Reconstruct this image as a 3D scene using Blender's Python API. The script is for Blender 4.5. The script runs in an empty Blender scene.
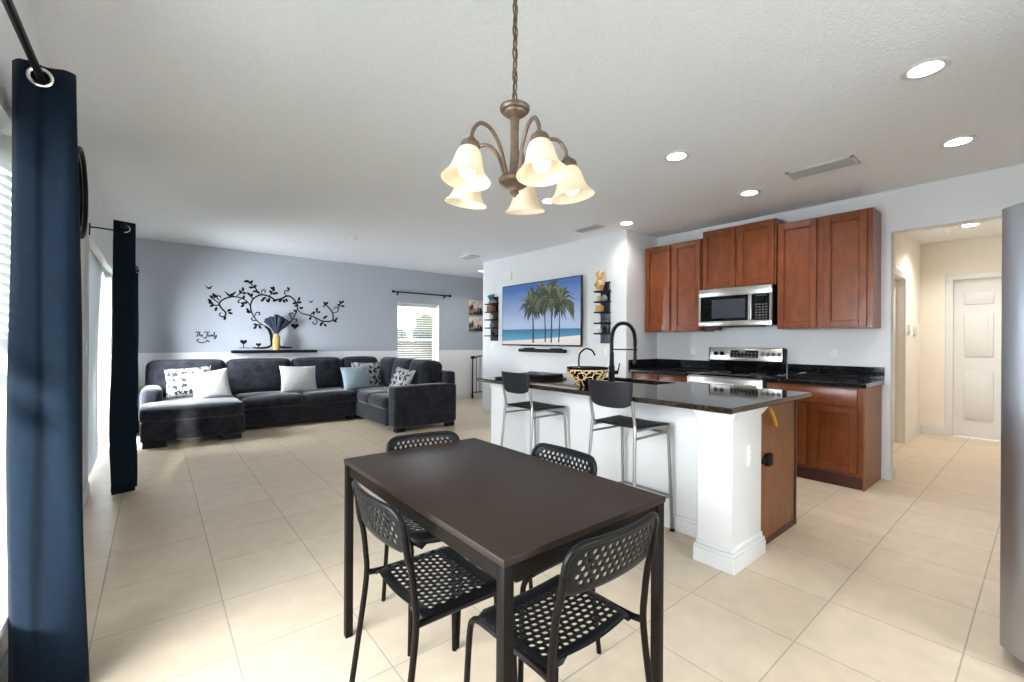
import bpy, bmesh, math, random
from mathutils import Vector, Matrix
from math import sin, cos, pi, radians as R
random.seed(7)
scene = bpy.context.scene
COL = scene.collection

# ---------------------------------------------------------------- camera
cam_d = bpy.data.cameras.new('camera')
cam = bpy.data.objects.new('camera', cam_d)
COL.objects.link(cam)
cam.location = (0, 0, 1.2526)
cam_d.sensor_width = 36
cam_d.lens = 438.17 / 1024 * 36
cam_d.shift_y = 0.4 / 1024
cam_d.clip_start = 0.02
yaw = -0.683566
cam.rotation_euler = (Matrix.Rotation(yaw, 4, 'Z') @ Matrix.Rotation(R(90), 4, 'X') @ Matrix.Rotation(0.0058, 4, 'Z')).to_euler()
scene.camera = cam

# ---------------------------------------------------------------- world, sun, exposure
scene.view_settings.view_transform = 'Standard'
scene.view_settings.look = 'None'
scene.view_settings.gamma = 1
scene.view_settings.use_curve_mapping = False
scene.view_settings.exposure = 1.68
cy = scene.cycles
cy.use_denoising = True
cy.max_bounces = 10
cy.diffuse_bounces = 6
cy.glossy_bounces = 4
cy.transparent_max_bounces = 16
cy.sample_clamp_indirect = 6
cy.caustics_reflective = False
cy.caustics_refractive = False
w = bpy.data.worlds.new('world')
scene.world = w
w.use_nodes = True
wn = w.node_tree
bg = wn.nodes['Background']
WORLD_STRENGTH = 1.6
bg.inputs[1].default_value = WORLD_STRENGTH
bg.inputs[0].default_value = (0.78, 0.89, 1.0, 1)

CAN_STRENGTH = 120.0      # ceiling downlights
BULB_STRENGTH = 0.5     # chandelier bulbs


def window_light(name, loc, rot, sx, sy, power, col=(0.86, 0.93, 1.0)):
    """daylight entering a window: an area lamp standing just outside the opening"""
    d = bpy.data.lights.new(name, 'AREA')
    d.shape = 'RECTANGLE'
    d.size, d.size_y = sx, sy
    d.energy = power
    d.color = col
    d.spread = R(135)
    o = bpy.data.objects.new(name, d)
    o.location = loc
    o.rotation_euler = rot
    COL.objects.link(o)
    return o


window_light('daylight_near_window', (-0.78, 1.2, 1.35), (0, R(-74), 0), 1.7, 1.6, 50)
window_light('daylight_sliding_door', (-0.80, 6.95, 1.25), (0, R(-66), 0), 1.6, 0.8, 112)
window_light('rear_fill_lamp', (1.5, -2.3, 1.4), (R(76), 0, 0), 1.8, 1.7, 25)  # added behind the camera as fill for surfaces facing it
window_light('daylight_back_window', (4.12, 8.75, 1.3), (R(-90), 0, 0), 0.9, 1.3, 12)

sun_d = bpy.data.lights.new('sun', 'SUN')
sun_d.energy = 5.0
sun_d.angle = R(2.5)
sun_d.color = (1.0, 0.97, 0.92)
sun = bpy.data.objects.new('sun', sun_d)
sd_ = Vector((sin(R(9.6)) * cos(R(7)), cos(R(9.6)) * cos(R(7)), -sin(R(7))))   # low sun from behind, grazing the left wall
sun.rotation_euler = sd_.to_track_quat('-Z', 'Y').to_euler()
COL.objects.link(sun)

# ---------------------------------------------------------------- helpers

def lin(r, g, b):
    f = lambda c: (c / 255 / 12.92) if c / 255 <= 0.04045 else ((c / 255 + 0.055) / 1.055) ** 2.4
    return (f(r), f(g), f(b), 1)


def new_mat(name):
    m = bpy.data.materials.new(name)
    m.use_nodes = True
    nt = m.node_tree
    return m, nt, nt.nodes['Principled BSDF']


def mat(name, col, rough=0.5, metal=0.0, var=0.0, scale=20.0, bump=0.0, bscale=None, sheen=0.0, coat=0.0, spec=None, stretch=None):
    """procedural principled material: base colour modulated by noise, optional bump"""
    m, nt, p = new_mat(name)
    p.inputs['Base Color'].default_value = col
    p.inputs['Roughness'].default_value = rough
    p.inputs['Metallic'].default_value = metal
    if sheen:
        p.inputs['Sheen Weight'].default_value = sheen
        p.inputs['Sheen Roughness'].default_value = 0.4
    if coat:
        p.inputs['Coat Weight'].default_value = coat
        p.inputs['Coat Roughness'].default_value = 0.08
    if spec is not None:
        p.inputs['Specular IOR Level'].default_value = spec
    tc = nt.nodes.new('ShaderNodeTexCoord')
    mp = nt.nodes.new('ShaderNodeMapping')
    nt.links.new(tc.outputs['Object'], mp.inputs[0])
    if stretch:
        mp.inputs['Scale'].default_value = stretch
    if var:
        nz = nt.nodes.new('ShaderNodeTexNoise')
        nz.inputs['Scale'].default_value = scale
        nz.inputs['Detail'].default_value = 4
        nt.links.new(mp.outputs[0], nz.inputs['Vector'])
        mx = nt.nodes.new('ShaderNodeMix')
        mx.data_type = 'RGBA'
        a = [max(0, c * (1 - var)) for c in col[:3]] + [1]
        b = [min(1, c * (1 + var)) for c in col[:3]] + [1]
        mx.inputs[6].default_value = a
        mx.inputs[7].default_value = b
        rp = nt.nodes.new('ShaderNodeMapRange')
        rp.inputs[1].default_value = 0.3
        rp.inputs[2].default_value = 0.7
        nt.links.new(nz.outputs[0], rp.inputs[0])
        nt.links.new(rp.outputs[0], mx.inputs[0])
        nt.links.new(mx.outputs[2], p.inputs['Base Color'])
    if bump:
        n2 = nt.nodes.new('ShaderNodeTexNoise')
        n2.inputs['Scale'].default_value = bscale or scale
        n2.inputs['Detail'].default_value = 3
        nt.links.new(mp.outputs[0], n2.inputs['Vector'])
        bp = nt.nodes.new('ShaderNodeBump')
        bp.inputs['Strength'].default_value = bump
        bp.inputs['Distance'].default_value = 0.01
        nt.links.new(n2.outputs[0], bp.inputs['Height'])
        nt.links.new(bp.outputs[0], p.inputs['Normal'])
    return m


def emit_mat(name, col, strength):
    m, nt, p = new_mat(name)
    p.inputs['Base Color'].default_value = (0, 0, 0, 1)
    p.inputs['Emission Color'].default_value = col
    p.inputs['Emission Strength'].default_value = strength
    return m


def obj(name, bm, m, parent=None, world=True, smooth=True, angle=38):
    """link bm as one mesh object; world: bm is in world space and is brought into the parent's"""
    if parent is not None and world:
        mtx = Matrix.Identity(4)
        q = parent
        while q is not None:
            mtx = q.matrix_basis @ mtx
            q = q.parent
        bm.transform(mtx.inverted())
    bmesh.ops.recalc_face_normals(bm, faces=bm.faces)
    me = bpy.data.meshes.new(name)
    bm.to_mesh(me)
    bm.free()
    ms = m if isinstance(m, (list, tuple)) else [m]
    for x in ms:
        me.materials.append(x)
    if smooth:
        me.shade_smooth()
        me.set_sharp_from_angle(angle=R(angle))
    o = bpy.data.objects.new(name, me)
    COL.objects.link(o)
    if parent is not None:
        o.parent = parent
    return o


def tag(o, label, cat, group=None, kind=None):
    o['label'] = label
    o['category'] = cat
    if group:
        o['group'] = group
    if kind:
        o['kind'] = kind
    return o


def struct(name, bm, m, parent=None, smooth=False):
    o = obj(name, bm, m, parent, smooth=smooth)
    if parent is None:
        o['kind'] = 'structure'
    return o


def thing(name, label, cat, loc=(0, 0, 0), rz=0, group=None):
    o = bpy.data.objects.new(name, None)
    COL.objects.link(o)
    o.empty_display_size = 0.1
    o.location = loc
    o.rotation_euler = (0, 0, rz)
    return tag(o, label, cat, group)


def dup(root, loc, rz, label, group=None, name=None):
    """copy a thing with its parts and sub-parts"""
    r = root.copy()
    COL.objects.link(r)
    r.location = loc
    r.rotation_euler = (0, 0, rz)
    r['label'] = label
    if group:
        r['group'] = group
    for ch in list(root.children):
        c = ch.copy()
        COL.objects.link(c)
        c.parent = r
        for g in list(ch.children):
            d = g.copy()
            COL.objects.link(d)
            d.parent = c
    return r


def NB():
    return bmesh.new()


def merge(dst, src, mi=0):
    vm = {}
    for v in src.verts:
        vm[v] = dst.verts.new(v.co)
    for f in src.faces:
        try:
            nf = dst.faces.new([vm[v] for v in f.verts])
            nf.material_index = mi if mi else f.material_index
        except ValueError:
            pass
    src.free()


def box(bm, x0, x1, y0, y1, z0, z1, bev=0.0, seg=2, mi=0, mtx=None):
    t = bmesh.new()
    bmesh.ops.create_cube(t, size=1)
    for v in t.verts:
        v.co = Vector((x0 + (v.co.x + .5) * (x1 - x0), y0 + (v.co.y + .5) * (y1 - y0), z0 + (v.co.z + .5) * (z1 - z0)))
    if bev:
        bmesh.ops.bevel(t, geom=list(t.edges), offset=bev, segments=seg, profile=0.5, affect='EDGES')
    if mtx is not None:
        t.transform(mtx)
    merge(bm, t, mi)
    return bm


def catmull(pts, n=6, closed=False):
    pts = [Vector(p) for p in pts]
    if len(pts) < 3:
        return pts
    out = []
    N = len(pts)
    rng = range(N if closed else N - 1)
    for i in rng:
        if closed:
            p0, p1, p2, p3 = pts[(i - 1) % N], pts[i], pts[(i + 1) % N], pts[(i + 2) % N]
        else:
            p1, p2 = pts[i], pts[i + 1]
            p0 = pts[i - 1] if i > 0 else p1 * 2 - p2
            p3 = pts[i + 2] if i + 2 < N else p2 * 2 - p1
        for k in range(n):
            t = k / n
            out.append(0.5 * ((2 * p1) + (p2 - p0) * t + (2 * p0 - 5 * p1 + 4 * p2 - p3) * t * t + (3 * p1 - p0 - 3 * p2 + p3) * t ** 3))
    if not closed:
        out.append(pts[-1])
    return out


def tube(bm, pts, r, seg=10, smooth=0, closed=False, rz=None, mi=0, cap=True):
    """a round (or, with rz, oval) bar along pts; r may be a list"""
    pts = [Vector(p) for p in pts]
    if smooth:
        n0 = len(pts)
        if isinstance(r, (list, tuple)):
            rr = []
            for i in range(n0 - 1):
                for k in range(smooth):
                    rr.append(r[i] + (r[i + 1] - r[i]) * k / smooth)
            rr.append(r[-1])
            r = rr
        pts = catmull(pts, smooth, closed)
    N = len(pts)
    rs = r if isinstance(r, (list, tuple)) else [r] * N
    rings = []
    up = None
    for i, p in enumerate(pts):
        a = pts[(i - 1) % N] if (i > 0 or closed) else p
        b = pts[(i + 1) % N] if (i < N - 1 or closed) else p
        t = (b - a).normalized()
        if up is None:
            up = Vector((0, 0, 1)) if abs(t.z) < 0.9 else Vector((1, 0, 0))
        s = t.cross(up)
        if s.length < 1e-6:
            s = t.orthogonal()
        s.normalize()
        up = s.cross(t).normalized()
        ring = []
        for k in range(seg):
            q = 2 * pi * k / seg
            ring.append(bm.verts.new(p + s * cos(q) * rs[i] + up * sin(q) * (rs[i] if rz is None else rz)))
        rings.append(ring)
    M = N if closed else N - 1
    for i in range(M):
        A, B = rings[i], rings[(i + 1) % N]
        for k in range(seg):
            f = bm.faces.new((A[k], A[(k + 1) % seg], B[(k + 1) % seg], B[k]))
            f.material_index = mi
    if not closed and cap:
        for rg in (rings[0][::-1], rings[-1]):
            f = bm.faces.new(rg)
            f.material_index = mi
    return bm


def lathe(bm, prof, seg=24, c=(0, 0, 0), mtx=None, mi=0):
    """prof: list of (radius, z); radius 0 closes to a point"""
    rings = []
    c = Vector(c)
    for (r, z) in prof:
        if r < 1e-6:
            vs = [Vector((0, 0, z))]
        else:
            vs = [Vector((r * cos(2 * pi * k / seg), r * sin(2 * pi * k / seg), z)) for k in range(seg)]
        if mtx is not None:
            vs = [mtx @ v for v in vs]
        rings.append([bm.verts.new(v + c) for v in vs])
    for A, B in zip(rings, rings[1:]):
        for k in range(seg):
            a, b = A[k % len(A)], A[(k + 1) % seg % len(A)]
            d, e = B[k % len(B)], B[(k + 1) % seg % len(B)]
            vs = []
            for v in (a, b, e, d):
                if v not in vs:
                    vs.append(v)
            if len(vs) >= 3:
                f = bm.faces.new(vs)
                f.material_index = mi
    return bm


def cyl(bm, p0, p1, r, seg=16, mi=0):
    return tube(bm, [p0, p1], r, seg, mi=mi)


def cushion(bm, x0, x1, y0, y1, z0, z1, r=0.05, puff=(0, 0, 0), n=10, mtx=None):
    """rounded block whose faces bulge by puff"""
    t = bmesh.new()
    bmesh.ops.create_cube(t, size=2)
    bmesh.ops.subdivide_edges(t, edges=list(t.edges), cuts=n, use_grid_fill=True)
    h = Vector(((x1 - x0) / 2, (y1 - y0) / 2, (z1 - z0) / 2))
    c = Vector(((x1 + x0) / 2, (y1 + y0) / 2, (z1 + z0) / 2))
    for v in t.verts:
        u = Vector([math.copysign(abs(sin(a * pi / 2)), a) if abs(a) < 1 else a for a in v.co])
        q = Vector([u[i] * h[i] for i in range(3)])
        rr = min(r, h.x, h.y, h.z)
        inn = Vector([max(-(h[i] - rr), min(h[i] - rr, q[i])) for i in range(3)])
        d = q - inn
        p = inn + (d.normalized() * rr if d.length > 1e-9 else d)
        for i in range(3):
            j, k = (i + 1) % 3, (i + 2) % 3
            if puff[i]:
                p[i] += math.copysign(1, u[i]) * abs(u[i]) * puff[i] * (1 - u[j] ** 2) * (1 - u[k] ** 2)
        v.co = p + c
    if mtx is not None:
        t.transform(mtx)
    merge(bm, t)
    return bm


def pillow_bm(w, h, th, pinch=0.06, n=14, seed=0, rough=0.0):
    """square throw pillow standing in the local xz plane, centre at origin"""
    rd = random.Random(seed)
    bm = NB()
    g = {}
    for s in (1, -1):
        for i in range(n + 1):
            for j in range(n + 1):
                u, v = -1 + 2 * i / n, -1 + 2 * j / n
                edge = i in (0, n) or j in (0, n)
                if edge and s == -1:
                    g[(s, i, j)] = g[(1, i, j)]
                    continue
                x = u * (1 - pinch * (1 - abs(v) ** 2)) * w / 2
                z = v * (1 - pinch * (1 - abs(u) ** 2)) * h / 2
                y = s * th / 2 * ((1 - u ** 2) * (1 - v ** 2)) ** 0.45 if not edge else 0
                y += rough * (rd.random() - .5)
                g[(s, i, j)] = bm.verts.new((x, y, z))
    for s in (1, -1):
        for i in range(n):
            for j in range(n):
                vs = [g[(s, i, j)], g[(s, i + 1, j)], g[(s, i + 1, j + 1)], g[(s, i, j + 1)]]
                bm.faces.new(vs if s == -1 else vs[::-1])
    return bm


def wall_cells(bm, axis, p0, p1, a0, a1, z0, z1, openings):
    """wall slab with rectangular openings; axis 'x' = wall normal along x. openings: (a0,a1,z0,z1)"""
    As = sorted({a0, a1, *[o[0] for o in openings], *[o[1] for o in openings]})
    Zs = sorted({z0, z1, *[o[2] for o in openings], *[o[3] for o in openings]})
    for i in range(len(As) - 1):
        for j in range(len(Zs) - 1):
            ca, cz = (As[i] + As[i + 1]) / 2, (Zs[j] + Zs[j + 1]) / 2
            if any(o[0] < ca < o[1] and o[2] < cz < o[3] for o in openings):
                continue
            if axis == 'x':
                box(bm, p0, p1, As[i], As[i + 1], Zs[j], Zs[j + 1])
            else:
                box(bm, As[i], As[i + 1], p0, p1, Zs[j], Zs[j + 1])
    return bm


def perf_sheet(nx, ny, cw, ch, hw, hh, has, mapf):
    """sheet of staggered oval holes; mapf(u, v) -> Vector, u and v centred on the sheet"""
    bm = NB()
    key = {}

    def V(x, y):
        k = (round(x / cw * 8), round(y / ch * 8))
        if k not in key:
            key[k] = bm.verts.new((x, y, 0))
        return key[k]
    for j in range(ny):
        y0 = (j - ny / 2) * ch
        y1, ym = y0 + ch, y0 + ch / 2
        cells = []
        X0 = -nx / 2 * cw
        if j % 2 == 0:
            cells = [(X0 + i * cw, cw, i) for i in range(nx)]
        else:
            cells = [(X0, cw / 2, -1)] + [(X0 + cw / 2 + i * cw, cw, i + .5) for i in range(nx - 1)] + [(X0 + nx * cw - cw / 2, cw / 2, -1)]
        for (x0, wd, i) in cells:
            x1, xm = x0 + wd, x0 + wd / 2
            if wd < cw * .9:
                bm.faces.new([V(x0, y0), V(x1, y0), V(x1, ym), V(x1, y1), V(x0, y1), V(x0, ym)])
                continue
            out = [V(x0, y0), V(xm, y0), V(x1, y0), V(x1, ym), V(x1, y1), V(xm, y1), V(x0, y1), V(x0, ym)]
            if i < 0 or not has(i, j):
                bm.faces.new(out)
                continue
            s = .74
            inn = [(-s, -s), (0, -1), (s, -s), (1, 0), (s, s), (0, 1), (-s, s), (-1, 0)]
            iv = [bm.verts.new((xm + a * hw / 2, ym + b * hh / 2, 0)) for a, b in inn]
            for k in range(8):
                bm.faces.new([out[k], out[(k + 1) % 8], iv[(k + 1) % 8], iv[k]])
    for v in bm.verts:
        v.co = mapf(v.co.x, v.co.y)
    return bm


def solidify(o, th, off=0.0):
    m = o.modifiers.new('thickness', 'SOLIDIFY')
    m.thickness = th
    m.offset = off
    return o


def ribbon(bm, pts, wd, y, smooth=5, taper=True):
    """flat painted stroke in the xz plane at depth y; pts are (x, z)"""
    P = catmull([Vector((p[0], 0, p[1])) for p in pts], smooth)
    N = len(P)
    pr = None
    for i, p in enumerate(P):
        a, b = P[max(0, i - 1)], P[min(N - 1, i + 1)]
        t = (b - a).normalized()
        nrm = Vector((-t.z, 0, t.x))
        k = wd * (1.0 if not taper else 0.35 + 0.65 * sin(pi * min(1, (i + .5) / N * 1.0)) ** .6)
        L = bm.verts.new((p.x + nrm.x * k, y, p.z + nrm.z * k))
        Rr = bm.verts.new((p.x - nrm.x * k, y, p.z - nrm.z * k))
        if pr:
            bm.faces.new((pr[0], pr[1], Rr, L))
        pr = (L, Rr)


def poly(bm, pts, y, mi=0):
    f = bm.faces.new([bm.verts.new((p[0], y, p[1])) for p in pts])
    f.material_index = mi
    return f

# ---------------------------------------------------------------- materials
M = {}
M['wall'] = mat('white_wall_paint', lin(226, 227, 228), 0.7, var=0.02, scale=3, bump=0.12, bscale=180)
M['hall'] = mat('hall_wall_paint', lin(236, 230, 219), 0.7, var=0.02, scale=3, bump=0.1, bscale=180)
M['trim'] = mat('white_trim_paint', lin(220, 220, 219), 0.4, var=0.01, scale=5)
M['ceil'] = mat('textured_ceiling_paint', lin(236, 238, 241), 0.85, var=0.03, scale=60, bump=0.5, bscale=70)
M['frame'] = mat('white_vinyl', lin(238, 240, 242), 0.35, var=0.01, scale=6)


def two_tone():
    m, nt, p = new_mat('grey_blue_over_white_wall_paint')
    tc = nt.nodes.new('ShaderNodeTexCoord')
    sp = nt.nodes.new('ShaderNodeSeparateXYZ')
    nt.links.new(tc.outputs['Object'], sp.inputs[0])
    gt = nt.nodes.new('ShaderNodeMath')
    gt.operation = 'GREATER_THAN'
    gt.inputs[1].default_value = 1.06
    nt.links.new(sp.outputs[2], gt.inputs[0])
    mx = nt.nodes.new('ShaderNodeMix')
    mx.data_type = 'RGBA'
    mx.inputs[6].default_value = lin(232, 232, 232)
    mx.inputs[7].default_value = lin(172, 177, 185)
    nt.links.new(gt.outputs[0], mx.inputs[0])
    nt.links.new(mx.outputs[2], p.inputs['Base Color'])
    p.inputs['Roughness'].default_value = 0.65
    return m


M['two_tone'] = two_tone()


def floor_mat():
    m, nt, p = new_mat('beige_ceramic_floor_tile')
    T = 0.457
    tc = nt.nodes.new('ShaderNodeTexCoord')
    mp = nt.nodes.new('ShaderNodeMapping')
    mp.inputs['Location'].default_value = (0.436 * T + 20 * T, (-0.474 + 20) * T, 0)
    nt.links.new(tc.outputs['Object'], mp.inputs[0])
    br = nt.nodes.new('ShaderNodeTexBrick')
    br.offset = 0
    br.squash = 1
    br.inputs['Scale'].default_value = 1
    br.inputs['Brick Width'].default_value = T
    br.inputs['Row Height'].default_value = T
    br.inputs['Mortar Size'].default_value = 0.0032
    br.inputs['Mortar Smooth'].default_value = 0.3
    br.inputs['Color1'].default_value = lin(207, 190, 166)
    br.inputs['Color2'].default_value = lin(201, 183, 158)
    br.inputs['Mortar'].default_value = lin(172, 160, 143)
    nt.links.new(mp.outputs[0], br.inputs['Vector'])
    nz = nt.nodes.new('ShaderNodeTexNoise')
    nz.inputs['Scale'].default_value = 9
    nz.inputs['Detail'].default_value = 6
    nt.links.new(tc.outputs['Object'], nz.inputs['Vector'])
    mr = nt.nodes.new('ShaderNodeMapRange')
    mr.inputs[1].default_value = 0.3
    mr.inputs[2].default_value = 0.7
    mr.inputs[3].default_value = 0.93
    mr.inputs[4].default_value = 1.06
    nt.links.new(nz.outputs[0], mr.inputs[0])
    mx = nt.nodes.new('ShaderNodeMix')
    mx.data_type = 'RGBA'
    mx.blend_type = 'MULTIPLY'
    mx.inputs[0].default_value = 1
    nt.links.new(br.outputs['Color'], mx.inputs[6])
    nt.links.new(mr.outputs[0], mx.inputs[7])
    nt.links.new(mx.outputs[2], p.inputs['Base Color'])
    rr = nt.nodes.new('ShaderNodeMapRange')
    rr.inputs[3].default_value = 0.34
    rr.inputs[4].default_value = 0.8
    nt.links.new(br.outputs['Fac'], rr.inputs[0])
    nt.links.new(rr.outputs[0], p.inputs['Roughness'])
    bp = nt.nodes.new('ShaderNodeBump')
    bp.inputs['Strength'].default_value = 0.5
    bp.inputs['Distance'].default_value = 0.002
    bp.invert = True
    nt.links.new(br.outputs['Fac'], bp.inputs['Height'])
    nt.links.new(bp.outputs[0], p.inputs['Normal'])
    return m


M['floor'] = floor_mat()


def granite(name, base, fleck, rough=0.06, amt=0.62):
    m, nt, p = new_mat(name)
    tc = nt.nodes.new('ShaderNodeTexCoord')
    vo = nt.nodes.new('ShaderNodeTexNoise')
    vo.inputs['Scale'].default_value = 110
    vo.inputs['Detail'].default_value = 3
    nt.links.new(tc.outputs['Object'], vo.inputs['Vector'])
    mr = nt.nodes.new('ShaderNodeMapRange')
    mr.inputs[1].default_value = amt - 0.04
    mr.inputs[2].default_value = amt + 0.06
    nt.links.new(vo.outputs[0], mr.inputs[0])
    mx = nt.nodes.new('ShaderNodeMix')
    mx.data_type = 'RGBA'
    mx.inputs[6].default_value = base
    mx.inputs[7].default_value = fleck
    nt.links.new(mr.outputs[0], mx.inputs[0])
    nt.links.new(mx.outputs[2], p.inputs['Base Color'])
    p.inputs['Roughness'].default_value = rough
    p.inputs['Specular IOR Level'].default_value = 0.6
    return m


M['granite'] = granite('brown_black_polished_granite', lin(30, 25, 22), lin(58, 47, 36), 0.05, 0.55)
M['granite_dark'] = granite('black_polished_granite', lin(14, 14, 17), lin(80, 80, 88), 0.07, 0.62)


def wood(name, c1, c2, rough=0.35, stretch=(5, 5, 1.6), scale=4):
    m, nt, p = new_mat(name)
    tc = nt.nodes.new('ShaderNodeTexCoord')
    mp = nt.nodes.new('ShaderNodeMapping')
    mp.inputs['Scale'].default_value = stretch
    nt.links.new(tc.outputs['Object'], mp.inputs[0])
    nz = nt.nodes.new('ShaderNodeTexNoise')
    nz.inputs['Scale'].default_value = scale
    nz.inputs['Detail'].default_value = 7
    nz.inputs['Distortion'].default_value = 0.6
    nt.links.new(mp.outputs[0], nz.inputs['Vector'])
    cr = nt.nodes.new('ShaderNodeValToRGB')
    cr.color_ramp.elements[0].position = 0.3
    cr.color_ramp.elements[0].color = c1
    cr.color_ramp.elements[1].position = 0.72
    cr.color_ramp.elements[1].color = c2
    nt.links.new(nz.outputs[0], cr.inputs[0])
    nt.links.new(cr.outputs[0], p.inputs['Base Color'])
    p.inputs['Roughness'].default_value = rough
    return m


M['cherry'] = wood('cherry_stained_wood', lin(104, 50, 20), lin(134, 70, 30), 0.3)
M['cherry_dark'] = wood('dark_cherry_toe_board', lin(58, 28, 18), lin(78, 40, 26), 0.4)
M['veneer'] = wood('orange_brown_veneer', lin(124, 70, 30), lin(146, 88, 42), 0.4, (3, 3, 0.7), 6)
M['steel'] = mat('brushed_stainless_steel', lin(196, 194, 190), 0.28, 1.0, var=0.05, scale=60, stretch=(1, 1, 30))
M['fridge'] = mat('fridge_stainless_steel', lin(182, 185, 190), 0.34, 1.0, var=0.03, scale=40, stretch=(1, 1, 30))
M['chrome'] = mat('satin_grey_metal', lin(150, 150, 150), 0.32, 0.9, var=0.03, scale=30)
M['blackmetal'] = mat('black_powder_coated_metal', lin(15, 15, 15), 0.4, 0.2, var=0.1, scale=40, spec=0.2)
M['brownmetal'] = mat('dark_brown_painted_steel', lin(22, 17, 14), 0.42, 0.0, var=0.1, scale=40, spec=0.1)
M['plastic'] = mat('black_plastic', lin(17, 17, 18), 0.4, var=0.08, scale=90, spec=0.18)
M['stoolplastic'] = mat('charcoal_plastic', lin(25, 25, 27), 0.5, var=0.08, scale=120, bump=0.15, bscale=300, spec=0.2)
M['tabletop'] = mat('black_brown_foil_tabletop', lin(43, 33, 27), 0.5, var=0.15, scale=120, bump=0.06, bscale=250, spec=0.18)
M['glossblack'] = mat('black_glass', lin(10, 10, 12), 0.04, var=0.05, scale=8)
M['matteblack'] = mat('matte_black', lin(12, 12, 13), 0.5, var=0.1, scale=40, spec=0.2)
M['bronze'] = mat('oil_rubbed_bronze', lin(112, 94, 78), 0.45, 0.5, var=0.25, scale=40)
M['bulb'] = emit_mat('glowing_bulb', (1, 0.90, 0.74, 1), BULB_STRENGTH)
M['lens'] = emit_mat('glowing_downlight_lens', (1, 0.985, 0.965, 1), CAN_STRENGTH)
M['lens_warm'] = emit_mat('glowing_warm_downlight_lens', (1, 0.955, 0.89, 1), CAN_STRENGTH * 3.0)
M['sofa'] = mat('charcoal_velvet', lin(35, 36, 42), 0.85, var=0.5, scale=11, bump=0.3, bscale=50, sheen=0.3, spec=0.12)
M['fur'] = mat('white_fluffy_fabric', lin(190, 190, 187), 0.9, var=0.06, scale=30, bump=0.8, bscale=90, sheen=0.3)
M['bluefab'] = mat('pale_blue_grey_fabric', lin(146, 162, 172), 0.9, var=0.08, scale=30, bump=0.6, bscale=60, sheen=0.3)
M['curtain'] = mat('dark_navy_curtain_cloth', lin(12, 23, 34), 0.9, var=0.15, scale=60, bump=0.15, bscale=400, sheen=0.05, spec=0.1)
M['grommet'] = mat('polished_nickel', lin(220, 214, 200), 0.2, 1.0, var=0.03, scale=20)
M['slat'] = mat('white_blind_vinyl', lin(226, 227, 228), 0.5, var=0.02, scale=9)
M['vslat'] = mat('pale_grey_vertical_blind', lin(186, 188, 192), 0.6, var=0.03, scale=9)
M['gold'] = mat('gold_paint', lin(196, 160, 104), 0.45, 0.2, var=0.2, scale=40)
M['coral'] = mat('cream_gold_coral', lin(206, 176, 132), 0.5, 0.1, var=0.25, scale=30)
M['decal'] = mat('black_vinyl_decal', lin(18, 18, 20), 0.6, var=0.05, scale=30, spec=0.15)
M['yellow'] = mat('yellow_strap', lin(236, 184, 40), 0.5, var=0.06, scale=40)
M['switch'] = mat('white_plastic_plate', lin(232, 231, 227), 0.4, var=0.01, scale=20)
M['louvre'] = mat('grey_vent_louvre', lin(166, 165, 163), 0.5, var=0.02)
M['vent'] = mat('grey_white_vent_metal', lin(214, 213, 211), 0.5, var=0.02, scale=30)
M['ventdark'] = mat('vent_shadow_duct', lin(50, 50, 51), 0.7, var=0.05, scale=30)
M['hedge'] = mat('hedge_leaves', lin(58, 66, 38), 0.8, var=0.5, scale=4)
M['fence'] = mat('tan_fence_boards', lin(98, 82, 58), 0.8, var=0.1, scale=6)
M['lawn'] = mat('lawn_grass', lin(120, 134, 88), 0.9, var=0.25, scale=3)


def pattern_mat():
    """white cloth printed with black leafy blobs"""
    m, nt, p = new_mat('black_and_white_printed_cloth')
    tc = nt.nodes.new('ShaderNodeTexCoord')
    vo = nt.nodes.new('ShaderNodeTexVoronoi')
    vo.inputs['Scale'].default_value = 13
    vo.inputs['Randomness'].default_value = 0.35
    nz = nt.nodes.new('ShaderNodeTexNoise')
    nz.inputs['Scale'].default_value = 28
    nt.links.new(tc.outputs['Object'], nz.inputs['Vector'])
    mx0 = nt.nodes.new('ShaderNodeMix')
    mx0.data_type = 'RGBA'
    mx0.inputs[0].default_value = 0.12
    nt.links.new(tc.outputs['Object'], mx0.inputs[6])
    nt.links.new(nz.outputs[1], mx0.inputs[7])
    nt.links.new(mx0.outputs[2], vo.inputs['Vector'])
    lt = nt.nodes.new('ShaderNodeMath')
    lt.operation = 'LESS_THAN'
    lt.inputs[1].default_value = 0.43
    nt.links.new(vo.outputs['Distance'], lt.inputs[0])
    mx = nt.nodes.new('ShaderNodeMix')
    mx.data_type = 'RGBA'
    mx.inputs[6].default_value = lin(168, 168, 168)
    mx.inputs[7].default_value = lin(22, 22, 25)
    nt.links.new(lt.outputs[0], mx.inputs[0])
    nt.links.new(mx.outputs[2], p.inputs['Base Color'])
    p.inputs['Roughness'].default_value = 0.85
    return m


M['print'] = pattern_mat()


def glass_mat():
    m, nt, p = new_mat('window_glass')
    out = nt.nodes['Material Output']
    tr = nt.nodes.new('ShaderNodeBsdfTransparent')
    gl = nt.nodes.new('ShaderNodeBsdfGlossy')
    gl.inputs['Roughness'].default_value = 0.02
    mx = nt.nodes.new('ShaderNodeMixShader')
    mx.inputs[0].default_value = 0.06
    nt.links.new(tr.outputs[0], mx.inputs[1])
    nt.links.new(gl.outputs[0], mx.inputs[2])
    nt.links.new(mx.outputs[0], out.inputs[0])
    return m


M['glass'] = glass_mat()


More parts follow.
